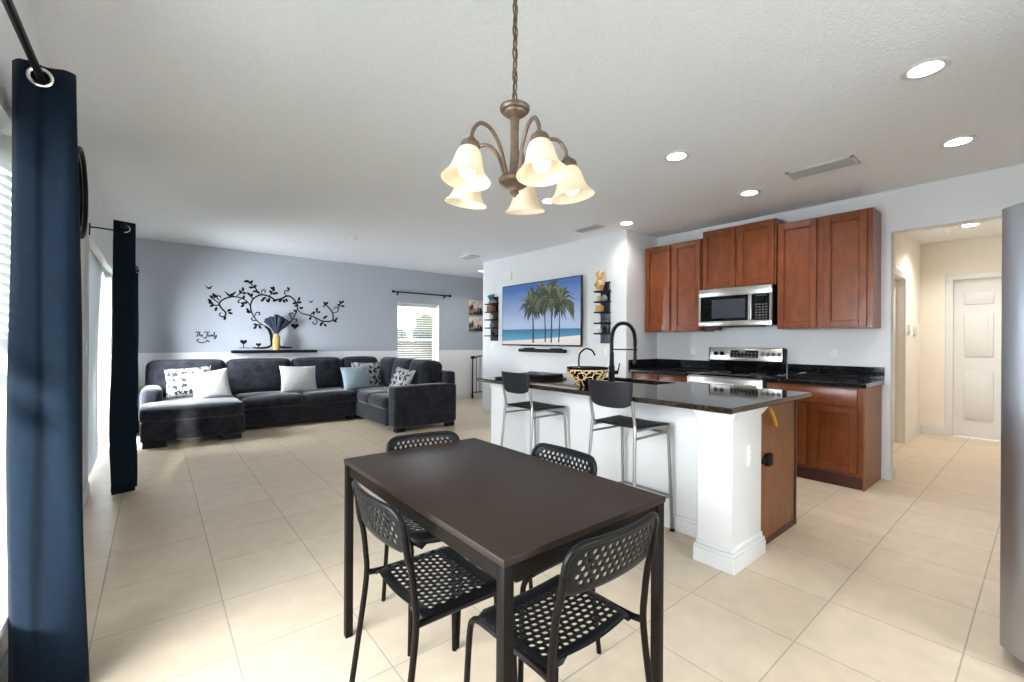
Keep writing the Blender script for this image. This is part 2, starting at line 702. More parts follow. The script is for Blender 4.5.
def thin_cloth(name, col, amt):
    m, nt, p = new_mat(name)
    out = nt.nodes['Material Output']
    p.inputs['Base Color'].default_value = col
    p.inputs['Roughness'].default_value = 0.6
    tl = nt.nodes.new('ShaderNodeBsdfTranslucent')
    tl.inputs[0].default_value = col
    mx = nt.nodes.new('ShaderNodeMixShader')
    mx.inputs[0].default_value = amt
    nt.links.new(p.outputs[0], mx.inputs[1])
    nt.links.new(tl.outputs[0], mx.inputs[2])
    nt.links.new(mx.outputs[0], out.inputs[0])
    return m


M['vslat'] = thin_cloth('pale_grey_vertical_blind', lin(190, 192, 196), 0.3)


def shade_mat():
    m, nt, p = new_mat('frosted_cream_glass')
    out = nt.nodes['Material Output']
    p.inputs['Base Color'].default_value = lin(246, 236, 214)
    p.inputs['Roughness'].default_value = 0.35
    tl = nt.nodes.new('ShaderNodeBsdfTranslucent')
    tl.inputs[0].default_value = lin(252, 240, 216)
    mx = nt.nodes.new('ShaderNodeMixShader')
    mx.inputs[0].default_value = 0.42
    nt.links.new(p.outputs[0], mx.inputs[1])
    nt.links.new(tl.outputs[0], mx.inputs[2])
    nt.links.new(mx.outputs[0], out.inputs[0])
    return m


M['shade'] = shade_mat()

# ================================================================ STRUCTURE
H = 2.66
HL = 1.16
struct('floor', box(NB(), -0.57, 9.0, -2.0, 8.25, -0.12, 0), M['floor'])
CANS = [(3.05, .408), (4.32, .408), (3.05, 1.788), (4.32, 1.788), (4.32, 3.168), (3.05, 3.168), (5.07, 7.19), (7.46, .60)]


def ceiling_bm():
    """ceiling slab with a square hole above each downlight"""
    bm = NB()
    h = .066
    xs = sorted({-0.57, 9.0, *[c[0] - h for c in CANS], *[c[0] + h for c in CANS]})
    ys = sorted({-2.0, 8.25, *[c[1] - h for c in CANS], *[c[1] + h for c in CANS]})
    V = {}
    def v(x, y, z):
        k = (round(x, 4), round(y, 4), z)
        if k not in V:
            V[k] = bm.verts.new((x, y, z))
        return V[k]
    for x0, x1 in zip(xs, xs[1:]):
        for y0, y1 in zip(ys, ys[1:]):
            cx, cy_ = (x0 + x1) / 2, (y0 + y1) / 2
            hole = any(abs(cx - c[0]) < h and abs(cy_ - c[1]) < h for c in CANS)
            top = H + .12
            bm.faces.new((v(x0, y0, top), v(x1, y0, top), v(x1, y1, top), v(x0, y1, top)))
            if not hole:
                bm.faces.new((v(x0, y0, H), v(x0, y1, H), v(x1, y1, H), v(x1, y0, H)))
            else:
                for (a, b, c, d) in ((x0, y0, x1, y0), (x1, y0, x1, y1), (x1, y1, x0, y1), (x0, y1, x0, y0)):
                    bm.faces.new((v(a, b, H), v(c, d, H), v(c, d, top), v(a, b, top)))
    return bm


struct('ceiling', ceiling_bm(), M['ceil'])
WIN = (0.35, 2.52, 0.32, 2.03)
SLD = (4.96, 7.30, 0.0, 2.09)
struct('wall_left', wall_cells(NB(), 'x', -0.57, -0.42, -2.0, 8.05, 0, H, [WIN, SLD]), M['wall'])
BW = (3.67, 4.59, 0.62, 2.0)
struct('wall_back', wall_cells(NB(), 'y', 8.05, 8.25, -0.57, 9.0, 0, H, [BW]), M['two_tone'])
struct('wall_television', box(NB(), 4.56, 5.36, 3.34, 6.43, 0, H), M['wall'])
struct('wall_passage', box(NB(), 5.36, 9.0, 6.31, 6.43, 0, H), M['wall'])
struct('wall_passage_end', box(NB(), 8.9, 9.0, 6.43, 8.05, 0, H), M['wall'])
struct('wall_kitchen', wall_cells(NB(), 'x', 5.24, 5.36, -0.75, 3.34, 0, H, [(-0.2, 0.925, 0, 2.28)]), M['wall'])
struct('wall_hall_left', wall_cells(NB(), 'y', HL, HL + .12, 5.36, 8.4, 0, H, [(6.52, 7.28, 0, 2.06)]), M['hall'])
struct('wall_hall_right', box(NB(), 5.36, 8.4, -0.37, -0.25, 0, H), M['hall'])
struct('wall_hall_end', wall_cells(NB(), 'x', 8.4, 8.52, -0.37, HL + .12, 0, H, [(0.0, 0.83, 0, 2.12)]), M['hall'])
struct('wall_fridge', box(NB(), 2.45, 5.36, -0.87, -0.75, 0, H), M['wall'])
RW = (0.65, 2.35, 0.35, 2.1)  # opening added in the unseen rear wall to admit fill light
struct('wall_rear', wall_cells(NB(), 'y', -2.0, -1.9, -0.57, 5.36, 0, H, [RW]), M['wall'])


struct('wall_sun_block', box(NB(), -0.6, 4.5, -4.2, -4.0, -0.3, 3.0), M['wall'])  # added out of view to block low sun at the rear opening


def baseboard(name, pts):
    """white baseboard with a stepped top along axis-aligned runs: (x0,x1,y0,y1, thick normal dx,dy)"""
    bm = NB()
    for (x0, x1, y0, y1) in pts:
        box(bm, x0, x1, y0, y1, 0, 0.085, 0.002, 1)
        cx0, cx1 = (x0, x1) if x1 - x0 > 0.05 else (x0 + 0.004, x1 - 0.004)
        cy0, cy1 = (y0, y1) if y1 - y0 > 0.05 else (y0 + 0.004, y1 - 0.004)
        box(bm, cx0, cx1, cy0, cy1, 0.085, 0.105, 0.003, 1)
    return struct(name, bm, M['trim'])


baseboard('baseboard_left', [(-0.42, -0.404, -1.9, 4.90), (-0.42, -0.404, 7.36, 8.05)])
baseboard('baseboard_back', [(-0.404, 8.9, 8.034, 8.05)])
baseboard('baseboard_television', [(4.544, 4.56, 3.34, 6.43)])
baseboard('baseboard_kitchen', [(5.224, 5.24, 0.925, 0.985), (5.224, 5.37, 0.91, 0.925)])
baseboard('baseboard_hall', [(7.37, 8.4, HL - .016, HL), (8.384, 8.4, 0.905, HL - .016), (5.376, 6.43, HL - .016, HL)])

# hall end door: casing, six panel leaf
d = NB()
for (y0, y1, z0, z1) in ((0.83, 0.905, 0, 2.12), (-0.075, 0.0, 0, 2.12), (-0.075, 0.905, 2.12, 2.195)):
    box(d, 8.382, 8.41, y0, y1, z0, z1, 0.006, 2)
door = struct('door_1', d, M['trim'])
lf = NB()
box(lf, 8.452, 8.492, 0.001, 0.829, 0.007, 2.119)
leaf = obj('door_leaf', lf, M['trim'], door)
for (y0, y1) in ((0.10, 0.37), (0.46, 0.73)):
    for (z0, z1) in ((0.24, 0.90), (1.08, 1.66), (1.78, 1.95)):
        p = NB()
        box(p, 8.437, 8.460, y0, y1, z0, z1, 0.013, 2)
        box(p, 8.432, 8.45, y0 + .045, y1 - .045, z0 + .045, z1 - .045, 0.008, 2)
        obj('door_panel', p, M['trim'], leaf)

# side doorway off the hall
d = NB()
for (x0, x1, z0, z1) in ((7.28, 7.36, 0, 2.06), (6.44, 6.52, 0, 2.06), (6.44, 7.36, 2.06, 2.14)):
    box(d, x0, x1, HL - .02, HL + .006, z0, z1, 0.006, 2)
door2 = struct('door_2', d, M['trim'])
lf = NB()
box(lf, 6.523, 7.277, HL + .075, HL + .112, 0.012, 2.05)
for (x0, x1) in ((6.62, 6.86), (6.94, 7.18)):
    for (z0, z1) in ((0.24, 0.90), (1.08, 1.66), (1.78, 1.92)):
        box(lf, x0, x1, HL + .065, HL + .08, z0, z1, 0.006, 1)
obj('door_leaf', lf, M['trim'], door2)

# near window (left) : vinyl frame, sill, glass, blinds
def window(name, axis, frame_at, a0, a1, z0, z1, depth, rail, sash=0.05):
    bm = NB()
    def bx(aa0, aa1, zz0, zz1, p0, p1, bev=0.004):
        if axis == 'x':
            box(bm, p0, p1, aa0, aa1, zz0, zz1, bev, 1)
        else:
            box(bm, aa0, aa1, p0, p1, zz0, zz1, bev, 1)
    p0, p1 = frame_at, frame_at + depth
    bx(a0, a0 + sash, z0, z1, p0, p1)
    bx(a1 - sash, a1, z0, z1, p0, p1)
    bx(a0 + sash, a1 - sash, z0, z0 + sash, p0, p1)
    bx(a0 + sash, a1 - sash, z1 - sash, z1, p0, p1)
    if rail:
        bx(a0 + sash, a1 - sash, rail - 0.028, rail + 0.028, p0, p1)
    wdw = struct(name, bm, M['frame'])
    g = NB()
    q = (p0 + p1) / 2
    if axis == 'x':
        box(g, q - .003, q + .003, a0 + sash, a1 - sash, z0 + sash, z1 - sash)
    else:
        box(g, a0 + sash, a1 - sash, q - .003, q + .003, z0 + sash, z1 - sash)
    obj('window_pane', g, M['glass'], wdw)
    return wdw


w1 = window('window_1', 'x', -0.56, *WIN, 0.045, 1.15)
w3 = window('rear_fill_window', 'y', -1.98, *RW, 0.045, 1.2)  # unseen window, added along with the rear fill lamp
cs = NB()   # casing around the near window and its sill
for (y0, y1, z0, z1) in ((2.52, 2.585, 0.25, 2.03), (0.285, 0.35, 0.25, 2.03), (0.285, 2.585, 2.03, 2.11)):
    box(cs, -0.425, -0.402, y0, y1, z0, z1, 0.005, 2)
obj('window_casing', cs, M['trim'], w1)
obj('window_sill', box(NB(), -0.52, -0.375, 0.29, 2.58, 0.29, 0.325, 0.008, 2), M['trim'], w1)

bl = thing('window_blinds', 'white horizontal slat blinds on the near window behind the large navy curtain', 'blinds', (-0.475, 1.43, 0))
obj('headrail', box(NB(), -0.50, -0.445, 0.40, 2.47, 1.965, 2.02, 0.004, 1), M['slat'], bl)
sl = NB()
for k in range(18):
    z = 1.29 + k * 0.0375
    box(sl, -0.025, 0.025, 0.41, 2.46, -0.0015, 0.0015, mtx=Matrix.Translation((-0.472, 0, z)) @ Matrix.Rotation(R(12), 4, 'Y'))
obj('slats', sl, M['slat'], bl)
obj('bottom_rail', box(NB(), -0.50, -0.445, 0.41, 2.46, 1.235, 1.262, 0.003, 1), M['slat'], bl)

# sliding glass door
d = NB()
for (y0, y1, z0, z1, x0, x1) in ((4.96, 5.01, 0, 2.09, -0.57, -0.47), (7.25, 7.30, 0, 2.09, -0.57, -0.47), (5.01, 7.25, 2.04, 2.09, -0.57, -0.47),
                                 (5.01, 7.25, 0, 0.035, -0.57, -0.47), (6.09, 6.17, 0.035, 2.04, -0.56, -0.50)):
    box(d, x0, x1, y0, y1, z0, z1, 0.004, 1)
sd = struct('door_3', d, M['frame'])
obj('door_pane', box(NB(), -0.532, -0.526, 5.01, 7.25, 0.035, 2.04), M['glass'], sd)
obj('door_handle', box(NB(), -0.49, -0.455, 5.0, 5.03, 0.95, 1.25, 0.01, 2), M['frame'], sd)
vb = thing('vertical_blinds', 'pale grey vertical blinds under a white valance at the sliding door', 'blinds', (-0.44, 6.1, 0))
obj('valance', box(NB(), -0.44, -0.385, 4.93, 7.33, 2.05, 2.15, 0.004, 1), M['slat'], vb)
sl = NB()
for k in range(29):
    y = 5.03 + k * 0.068 if k < 27 else 7.12 + (k - 27) * 0.04
    box(sl, -0.042, 0.042, -0.0012, 0.0012, 0.04, 2.05, mtx=Matrix.Translation((-0.458, y, 0)) @ Matrix.Rotation(R(102 if k < 27 else 20), 4, 'Z'))
obj('slats', sl, M['vslat'], vb)

# back window, its blinds and bare rod
w2 = window('window_2', 'y', 8.19, *BW, 0.05, 1.27, 0.045)
obj('window_sill', box(NB(), 3.64, 4.62, 8.02, 8.19, 0.595, 0.62, 0.006, 2), M['trim'], w2)
wr = NB()
for (x0, x1, z0, z1) in ((3.67, 3.675, 0.62, 2.0), (4.585, 4.59, 0.62, 2.0), (3.67, 4.59, 1.995, 2.0)):
    box(wr, x0, x1, 8.047, 8.19, z0, z1)
obj('window_reveal', wr, M['trim'], w2)
bb = thing('window_blinds', 'open white slat blinds in the small back window behind the sofa', 'blinds', (4.13, 8.14, 0))
obj('headrail', box(NB(), 3.69, 4.57, 8.115, 8.165, 1.935, 1.99, 0.004, 1), M['slat'], bb)
sl = NB()
for k in range(27):
    z = 0.70 + k * 0.046
    box(sl, 3.695, 4.565, -0.019, 0.019, -0.0014, 0.0014, mtx=Matrix.Translation((0, 8.14, z)) @ Matrix.Rotation(R(8), 4, 'X'))
obj('slats', sl, M['slat'], bb)
obj('wand', cyl(NB(), (3.81, 8.105, 1.95), (3.81, 8.105, 1.52), 0.006, 8), M['matteblack'], bb)

rod = thing('curtain_rod', 'bare black curtain rod above the small back window', 'curtain rod', (4.18, 8.0, 2.2))
obj('pole', cyl(NB(), (3.57, 7.98, 2.2), (4.79, 7.98, 2.2), 0.013, 12), M['blackmetal'], rod)
for x in (3.55, 4.81):
    b = NB()
    lathe(b, [(0, -.03), (.02, -.025), (.026, 0), (.02, .025), (0, .03)], 12, (x, 7.98, 2.2), Matrix.Rotation(R(90), 3, 'Y'))
    obj('finial', b, M['blackmetal'], rod)
for x in (3.66, 4.70):
    b = NB()
    tube(b, [(x, 8.05, 2.17), (x, 7.98, 2.18)], 0.008, 8)
    box(b, x - .014, x + .014, 8.04, 8.05, 2.14, 2.22, 0.003, 1)
    obj('bracket', b, M['blackmetal'], rod)

# outdoors, seen through the back window and beyond the left glass
struct('ground', box(NB(), -30, 40, -20, 45, -0.5, -0.2), M['lawn'])
fc = NB()
for k in range(40):
    box(fc, -6 + k * 0.62, -6 + k * 0.62 + 0.6, 15.0, 15.04, -0.2, 1.22, 0.004, 1)
tag(obj('board_fence', fc, M['fence']), 'tan board fence outside seen through lower half of the back window', 'fence')


def shrub(x, y, rx, rz, label, seed):
    rd = random.Random(seed)
    bm = NB()
    for k in range(9):
        t = bmesh.new()
        bmesh.ops.create_icosphere(t, subdivisions=3, radius=1)
        ox, oz = rd.uniform(-.55, .55) * rx, rd.uniform(.3, .8) * rz
        s = rd.uniform(.35, .6)
        for v in t.verts:
            n = 1 + .16 * sin(v.co.x * 9 + k) * sin(v.co.y * 8) + rd.uniform(-.1, .1)
            v.co = Vector((x + ox + v.co.x * rx * s * n, y + v.co.y * rx * s * n * .8, -.2 + oz + v.co.z * rz * s * n * .8))
        merge(bm, t)
    tag(obj('hedge_shrub', bm, M['hedge']), label, 'shrub', 'shrubs behind the fence')


shrub(7.1, 17.0, 1.3, 1.75, 'rounded green shrub beyond the fence, left part of the back window', 1)
shrub(9.7, 17.6, 1.2, 2.1, 'taller green shrub beyond the fence, right part of the back window', 2)

# ================================================================ CEILING FITTINGS
def downlight(loc, label, lens, first=[None]):
    if first[0] is None:
        t = thing('downlight', label, 'ceiling light', loc, 0, 'recessed ceiling downlights')
        b = NB()
        lathe(b, [(.059, .052), (.064, .004), (.067, -.004), (.075, -.007), (.092, -.006), (.097, -.002), (.097, 0.001)], 32)
        obj('trim_ring', b, M['trim'], t, world=False)
        b = NB()
        lathe(b, [(.060, .050), (.04, .049), (0, .048)], 24)
        obj('lens', b, lens, t, world=False)
        first[0] = t
        return t
    return dup(first[0], loc, 0, label)


downlight((3.05, .408, H), 'large bright ceiling downlight at top right, nearest one above the fridge', M['lens'])
downlight((4.32, .408, H), 'ceiling downlight at the right, just above the hall opening', M['lens'])
downlight((3.05, 1.788, H), 'ceiling downlight left of the rectangular kitchen air vent', M['lens'])
downlight((4.32, 1.788, H), 'ceiling downlight above the microwave cabinets', M['lens'])
downlight((4.32, 3.168, H), 'ceiling downlight by the wall corner left of the kitchen cabinets', M['lens'])
downlight((3.05, 3.168, H), 'ceiling downlight partly hidden behind the right chandelier shade', M['lens'])
downlight((5.07, 7.19, H), 'small far ceiling downlight near the grey-blue back wall corner', M['lens'])
hd = downlight((7.46, .60, H), 'ceiling downlight inside the hall above the white door', M['lens_warm'])
for c in hd.children:
    if c.name.startswith('lens'):
        c.data = c.data.copy()
        c.data.materials[0] = M['lens_warm']


def vent(loc, lx, ly, label):
    t = thing('ceiling_vent', label, 'air vent', loc, 0, 'ceiling air vents')
    b = NB()
    f = 0.028
    for (x0, x1, y0, y1) in ((-lx, lx, -ly, -ly + f), (-lx, lx, ly - f, ly), (-lx, -lx + f, -ly, ly), (lx - f, lx, -ly, ly)):
        box(b, x0, x1, y0, y1, -.012, 0, 0.003, 1)
    obj('frame', b, M['vent'], t, world=False)
    b = NB()
    n = 4
    for k in range(n):
        x = -lx + f + (k + .5) * (2 * lx - 2 * f) / n
        box(b, -.011, .011, -ly + f, ly - f, -.001, .001, mtx=Matrix.Translation((x, 0, -.012)) @ Matrix.Rotation(R(35), 4, 'Y'))
    obj('louvres', b, M['louvre'], t, world=False)
    obj('duct_shade_plate', box(NB(), -lx + f, lx - f, -ly + f, ly - f, -.002, 0), M['ventdark'], t, world=False)  # flat dark plate; its colour stands for shade behind the louvres


vent((4.13, 1.16, H), .105, .23, 'rectangular ceiling air vent between the downlights in the kitchen')
vent((4.14, 3.61, H), .09, .19, 'ceiling air vent right of the chandelier, above the television wall')
vent((4.06, 6.14, H), .09, .19, 'small far ceiling air vent near the grey-blue wall')
t = tag(obj('smoke_detector', lathe(NB(), [(0, -.03), (.045, -.028), (.06, -.014), (.062, 0)], 24, (2.1, 6.05, H)), M['trim']), 'small round white detector on the living room ceiling', 'smoke detector')

# ================================================================ CHANDELIER
CX, CY = 0.92, 1.122
ch = thing('chandelier', 'bronze five-arm chandelier with cream bell glass shades above the dining table', 'chandelier', (CX, CY, H))
b = NB()
lathe(b, [(0, -.035), (.02, -.034), (.05, -.022), (.062, -.006), (.062, 0)], 28, (CX, CY, H))
obj('ceiling_canopy', b, M['bronze'], ch)
# chain of links, then the lamp cord
b = NB()
z = H - .03
k = 0
while z > 2.062:
    pts = []
    for q in range(14):
        a = 2 * pi * q / 14
        u, v = .0105 * cos(a), .024 * sin(a)
        pts.append((CX + (u if k % 2 else u * .25), CY + (u * .25 if k % 2 else u), z - .018 + v))
    tube(b, pts, .0030, 6, closed=True)
    z -= .037
    k += 1
obj('chain', b, M['bronze'], ch)
b = NB()
tube(b, [(CX + .004 * sin(i * 1.1) + .002 * (i % 2), CY + .005 * cos(i * .9), H - .03 - i * .0365) for i in range(17)], .0022, 6, smooth=3)
obj('cord', b, M['blackmetal'], ch)
b = NB()
lathe(b, [(0, 2.052), (.012, 2.047), (.014, 2.034), (.042, 2.032), (.0495, 2.027), (.050, 2.019), (.046, 2.013), (.038, 2.011), (.036, 2.004), (.024, 1.996), (.0155, 1.990), (.0145, 1.97),
          (.0135, 1.93), (.0145, 1.86), (.0165, 1.815), (.018, 1.80), (.045, 1.797), (.053, 1.787), (.05, 1.775), (.032, 1.762), (.019, 1.757),
          (.014, 1.749), (.016, 1.744), (.009, 1.738), (.006, 1.732), (0, 1.729)], 28, (CX, CY, 0))
obj('body', b, M['bronze'], ch)
right = Vector((cos(yaw), sin(yaw), 0))
fwd = Vector((-sin(yaw), cos(yaw), 0))
base = thing('temp', 't', 't')
TILT = R(9)
for k in range(5):
    a = R(6 + 72 * k)
    rad = right * cos(a) + fwd * sin(a)
    ang = math.atan2(rad.y, rad.x)
    c = Vector((CX, CY, 0))
    P = lambda r, z: c + rad * r + Vector((0, 0, z))
    b = NB()
    tube(b, [P(.03, 1.79), P(.045, 1.83), P(.064, 1.88), P(.100, 1.922), P(.142, 1.928), P(.170, 1.898), P(.177, 1.868)], .0062, 10, smooth=6)
    arm = obj('arm', b, M['bronze'], ch)
    mt = Matrix.Rotation(ang, 3, 'Z') @ Matrix.Rotation(-TILT, 3, 'Y')
    top = P(.177, 1.868)
    b = NB()
    lathe(b, [(0, .006), (.010, .004), (.016, -.004), (.026, -.012), (.030, -.022), (.029, -.034), (.024, -.036), (0, -.036)], 20, top, mt)
    obj('socket', b, M['bronze'], arm)
    b = NB()
    lathe(b, [(.026, -.030), (.034, -.040), (.040, -.054), (.0445, -.076), (.051, -.098), (.061, -.116), (.0735, -.129), (.076, -.132),
              (.073, -.1315), (.059, -.114), (.0485, -.097), (.042, -.076), (.0375, -.054), (.031, -.040), (.023, -.030)], 36, top, mt)
    obj('shade', b, M['shade'], arm)
    b = NB()
    lathe(b, [(0, -.036), (.012, -.04), (.013, -.055), (.021, -.072), (.028, -.092), (.026, -.108), (.016, -.120), (0, -.124)], 16, top, mt)
    obj('bulb', b, M['bulb'], arm)
bpy.data.objects.remove(base)

# ================================================================ CURTAINS, RODS, MIRROR
def curtain(name, label, x0, amp, ymin, ymax, z0, z1, waves, phase, flare, seed, gx=None):
    t = thing(name, label, 'curtain', (x0, (ymin + ymax) / 2, z0))
    bm = NB()
    nu, nv = waves * 16, 26
    g = []
    for j in range(nv + 1):
        v = j / nv
        row = []
        for i in range(nu + 1):
            s = i / nu
            wob = .012 * sin(3 * v * pi + i * .21 + seed) * (1 - v)
            a = amp * (1 + flare * (1 - v)) * (1 + .08 * sin(i * .13 + seed))
            ph = 2 * pi * waves * s + phase
            sx = math.copysign(abs(sin(ph)) ** .8, sin(ph))
            y = ymin + (ymax - ymin) * (s + .018 * sin(2 * ph)) + .5 * wob
            row.append(bm.verts.new((x0 + a * sx + wob, y, z0 + (z1 - z0) * v)))
        g.append(row)
    for j in range(nv):
        for i in range(nu):
            bm.faces.new((g[j][i], g[j][i + 1], g[j + 1][i + 1], g[j + 1][i]))
    o = obj('cloth', bm, M['curtain'], t, angle=80)
    solidify(o, .003)
    return t


def grommets(t, xr, ys, z):
    for y in ys:
        b = NB()
        pts = [(xr + .028 * cos(q * pi / 10), y, z + .028 * sin(q * pi / 10)) for q in range(20)]
        tube(b, pts, .0068, 8, closed=True)
        obj('grommet', b, M['grommet'], t)


def path_curtain(name, label, path, z0, z1, seed, n=7):
    ctr = (-.295, 2.3)
    t = thing(name, label, 'curtain', (ctr[0], ctr[1], z0))
    P = catmull([Vector((p[0], p[1], 0)) for p in path], n)
    bm = NB()
    nv = 30
    g = []
    for j in range(nv + 1):
        v = j / nv
        row = []
        for i, p in enumerate(P):
            k = 1 + .10 * (1 - v)
            wob = .010 * sin(2.6 * v * pi + i * .17 + seed) * (1 - v) ** .7
            k2 = k + .42 * (1 - v) if p.x > ctr[0] else k
            row.append(bm.verts.new((ctr[0] + (p.x - ctr[0]) * k2 + wob * .5, p.y + wob, z0 + (z1 - z0) * v)))
        g.append(row)
    for j in range(nv):
        for i in range(len(P) - 1):
            bm.faces.new((g[j][i], g[j][i + 1], g[j + 1][i + 1], g[j + 1][i]))
    o = obj('cloth', bm, M['curtain'], t, angle=80)
    solidify(o, .003)
    return t


ca = path_curtain('window_curtain', 'large dark navy curtain panel at the left edge, nearest the camera',
                  [(-.372, 2.185), (-.352, 2.155), (-.318, 2.152), (-.296, 2.166), (-.272, 2.160), (-.245, 2.148), (-.222, 2.162), (-.232, 2.195), (-.30, 2.215), (-.365, 2.235),
                   (-.345, 2.275), (-.29, 2.285), (-.258, 2.31), (-.29, 2.345), (-.355, 2.36), (-.33, 2.40), (-.29, 2.41), (-.262, 2.44)], 0.02, 2.178, 1.0)
cb = curtain('window_curtain', 'almost black gathered curtain panel beside the sliding door', -0.19, .062, 4.64, 4.86, 0.025, 2.19, 2, -pi / 2, .22, 2.0)
cc = curtain('window_curtain', 'far dark navy curtain panel hanging next to the chaise end of the sofa', -0.20, .026, 7.36, 7.62, 0.025, 2.19, 2, -pi / 2, .15, 3.0)
RX, RZ = -0.303, 2.132
grommets(ca, RX, [2.149, 2.222, 2.282, 2.348, 2.408], RZ)
grommets(cb, -.19, [4.67, 4.75, 4.83], 2.135)
grommets(cc, -.19, [7.40, 7.49, 7.58], 2.135)


def wallrod(label, x, z, y0, y1, brs, r=.011):
    t = thing('curtain_rod', label, 'curtain rod', (x, (y0 + y1) / 2, z))
    obj('pole', cyl(NB(), (x, y0, z), (x, y1, z), r, 14), M['blackmetal'], t)
    for y in brs:
        b = NB()
        tube(b, [(-.42, y, z + .03), (x - .03, y, z + .022), (x, y, z - .0), (x + .02, y, z + .012)], .006, 8, smooth=4)
        box(b, -.42, -.412, y - .014, y + .014, z - .04, z + .06, .003, 1)
        obj('bracket', b, M['blackmetal'], t)
    for y, s in ((y0, -1), (y1, 1)):
        b = NB()
        lathe(b, [(0, -.028), (.018, -.022), (.024, 0), (.018, .022), (0, .028)], 14, (x, y + s * .02, z), Matrix.Rotation(R(90), 3, 'X'))
        obj('finial', b, M['blackmetal'], t)
    return t


wallrod('black curtain rod running towards the camera above the large navy curtain', RX, RZ, 0.2, 2.66, (0.3, 2.56))
wallrod('black curtain rod above the sliding door, carrying the almost black curtain', -.19, 2.135, 4.60, 7.68, (4.93, 7.34))

b = NB()
mir = thing('wall_mirror', 'round mirror with a thick black rim high on the left wall between the curtains', 'mirror', (-.42, 4.14, 2.235))
pts = [(-.395, 4.14 + .29 * cos(q * pi / 24), 2.235 + .29 * sin(q * pi / 24)) for q in range(48)]
obj('rim', tube(b, pts, .014, 10, closed=True), M['blackmetal'], mir)
b = NB()
lathe(b, [(0, .012), (.275, .012), (.275, 0), (0, 0)], 48, (-.42, 4.14, 2.235), Matrix.Rotation(R(90), 3, 'Y'))
obj('mirror_glass', b, mat('mirror_silver', lin(200, 202, 204), 0.04, 1.0), mir)

# ================================================================ DINING TABLE AND CHAIRS
X0, X1, Y0, Y1 = 0.623, 1.293, 0.789, 1.893
tb = thing('dining_table', 'black-brown rectangular dining table with square legs in the foreground', 'table', ((X0 + X1) / 2, (Y0 + Y1) / 2, 0))
obj('tabletop', box(NB(), X0, X1, Y0, Y1, .731, .75, .002, 2), M['tabletop'], tb)
L = .030
e = .003
for x in (X0 + e, X1 - e - L):
    for y in (Y0 + e, Y1 - e - L):
        obj('leg', box(NB(), x, x + L, y, y + L, 0, .731, .002, 2), M['brownmetal'], tb)
b = NB()
for (xa, xb, ya, yb) in ((X0 + .012, X0 + .034, Y0 + L, Y1 - L), (X1 - .034, X1 - .012, Y0 + L, Y1 - L), (X0 + L, X1 - L, Y0 + .012, Y0 + .034), (X0 + L, X1 - L, Y1 - .034, Y1 - .012)):
    box(b, xa, xb, ya, yb, .681, .731, .002, 1)
obj('apron', b, M['brownmetal'], tb)


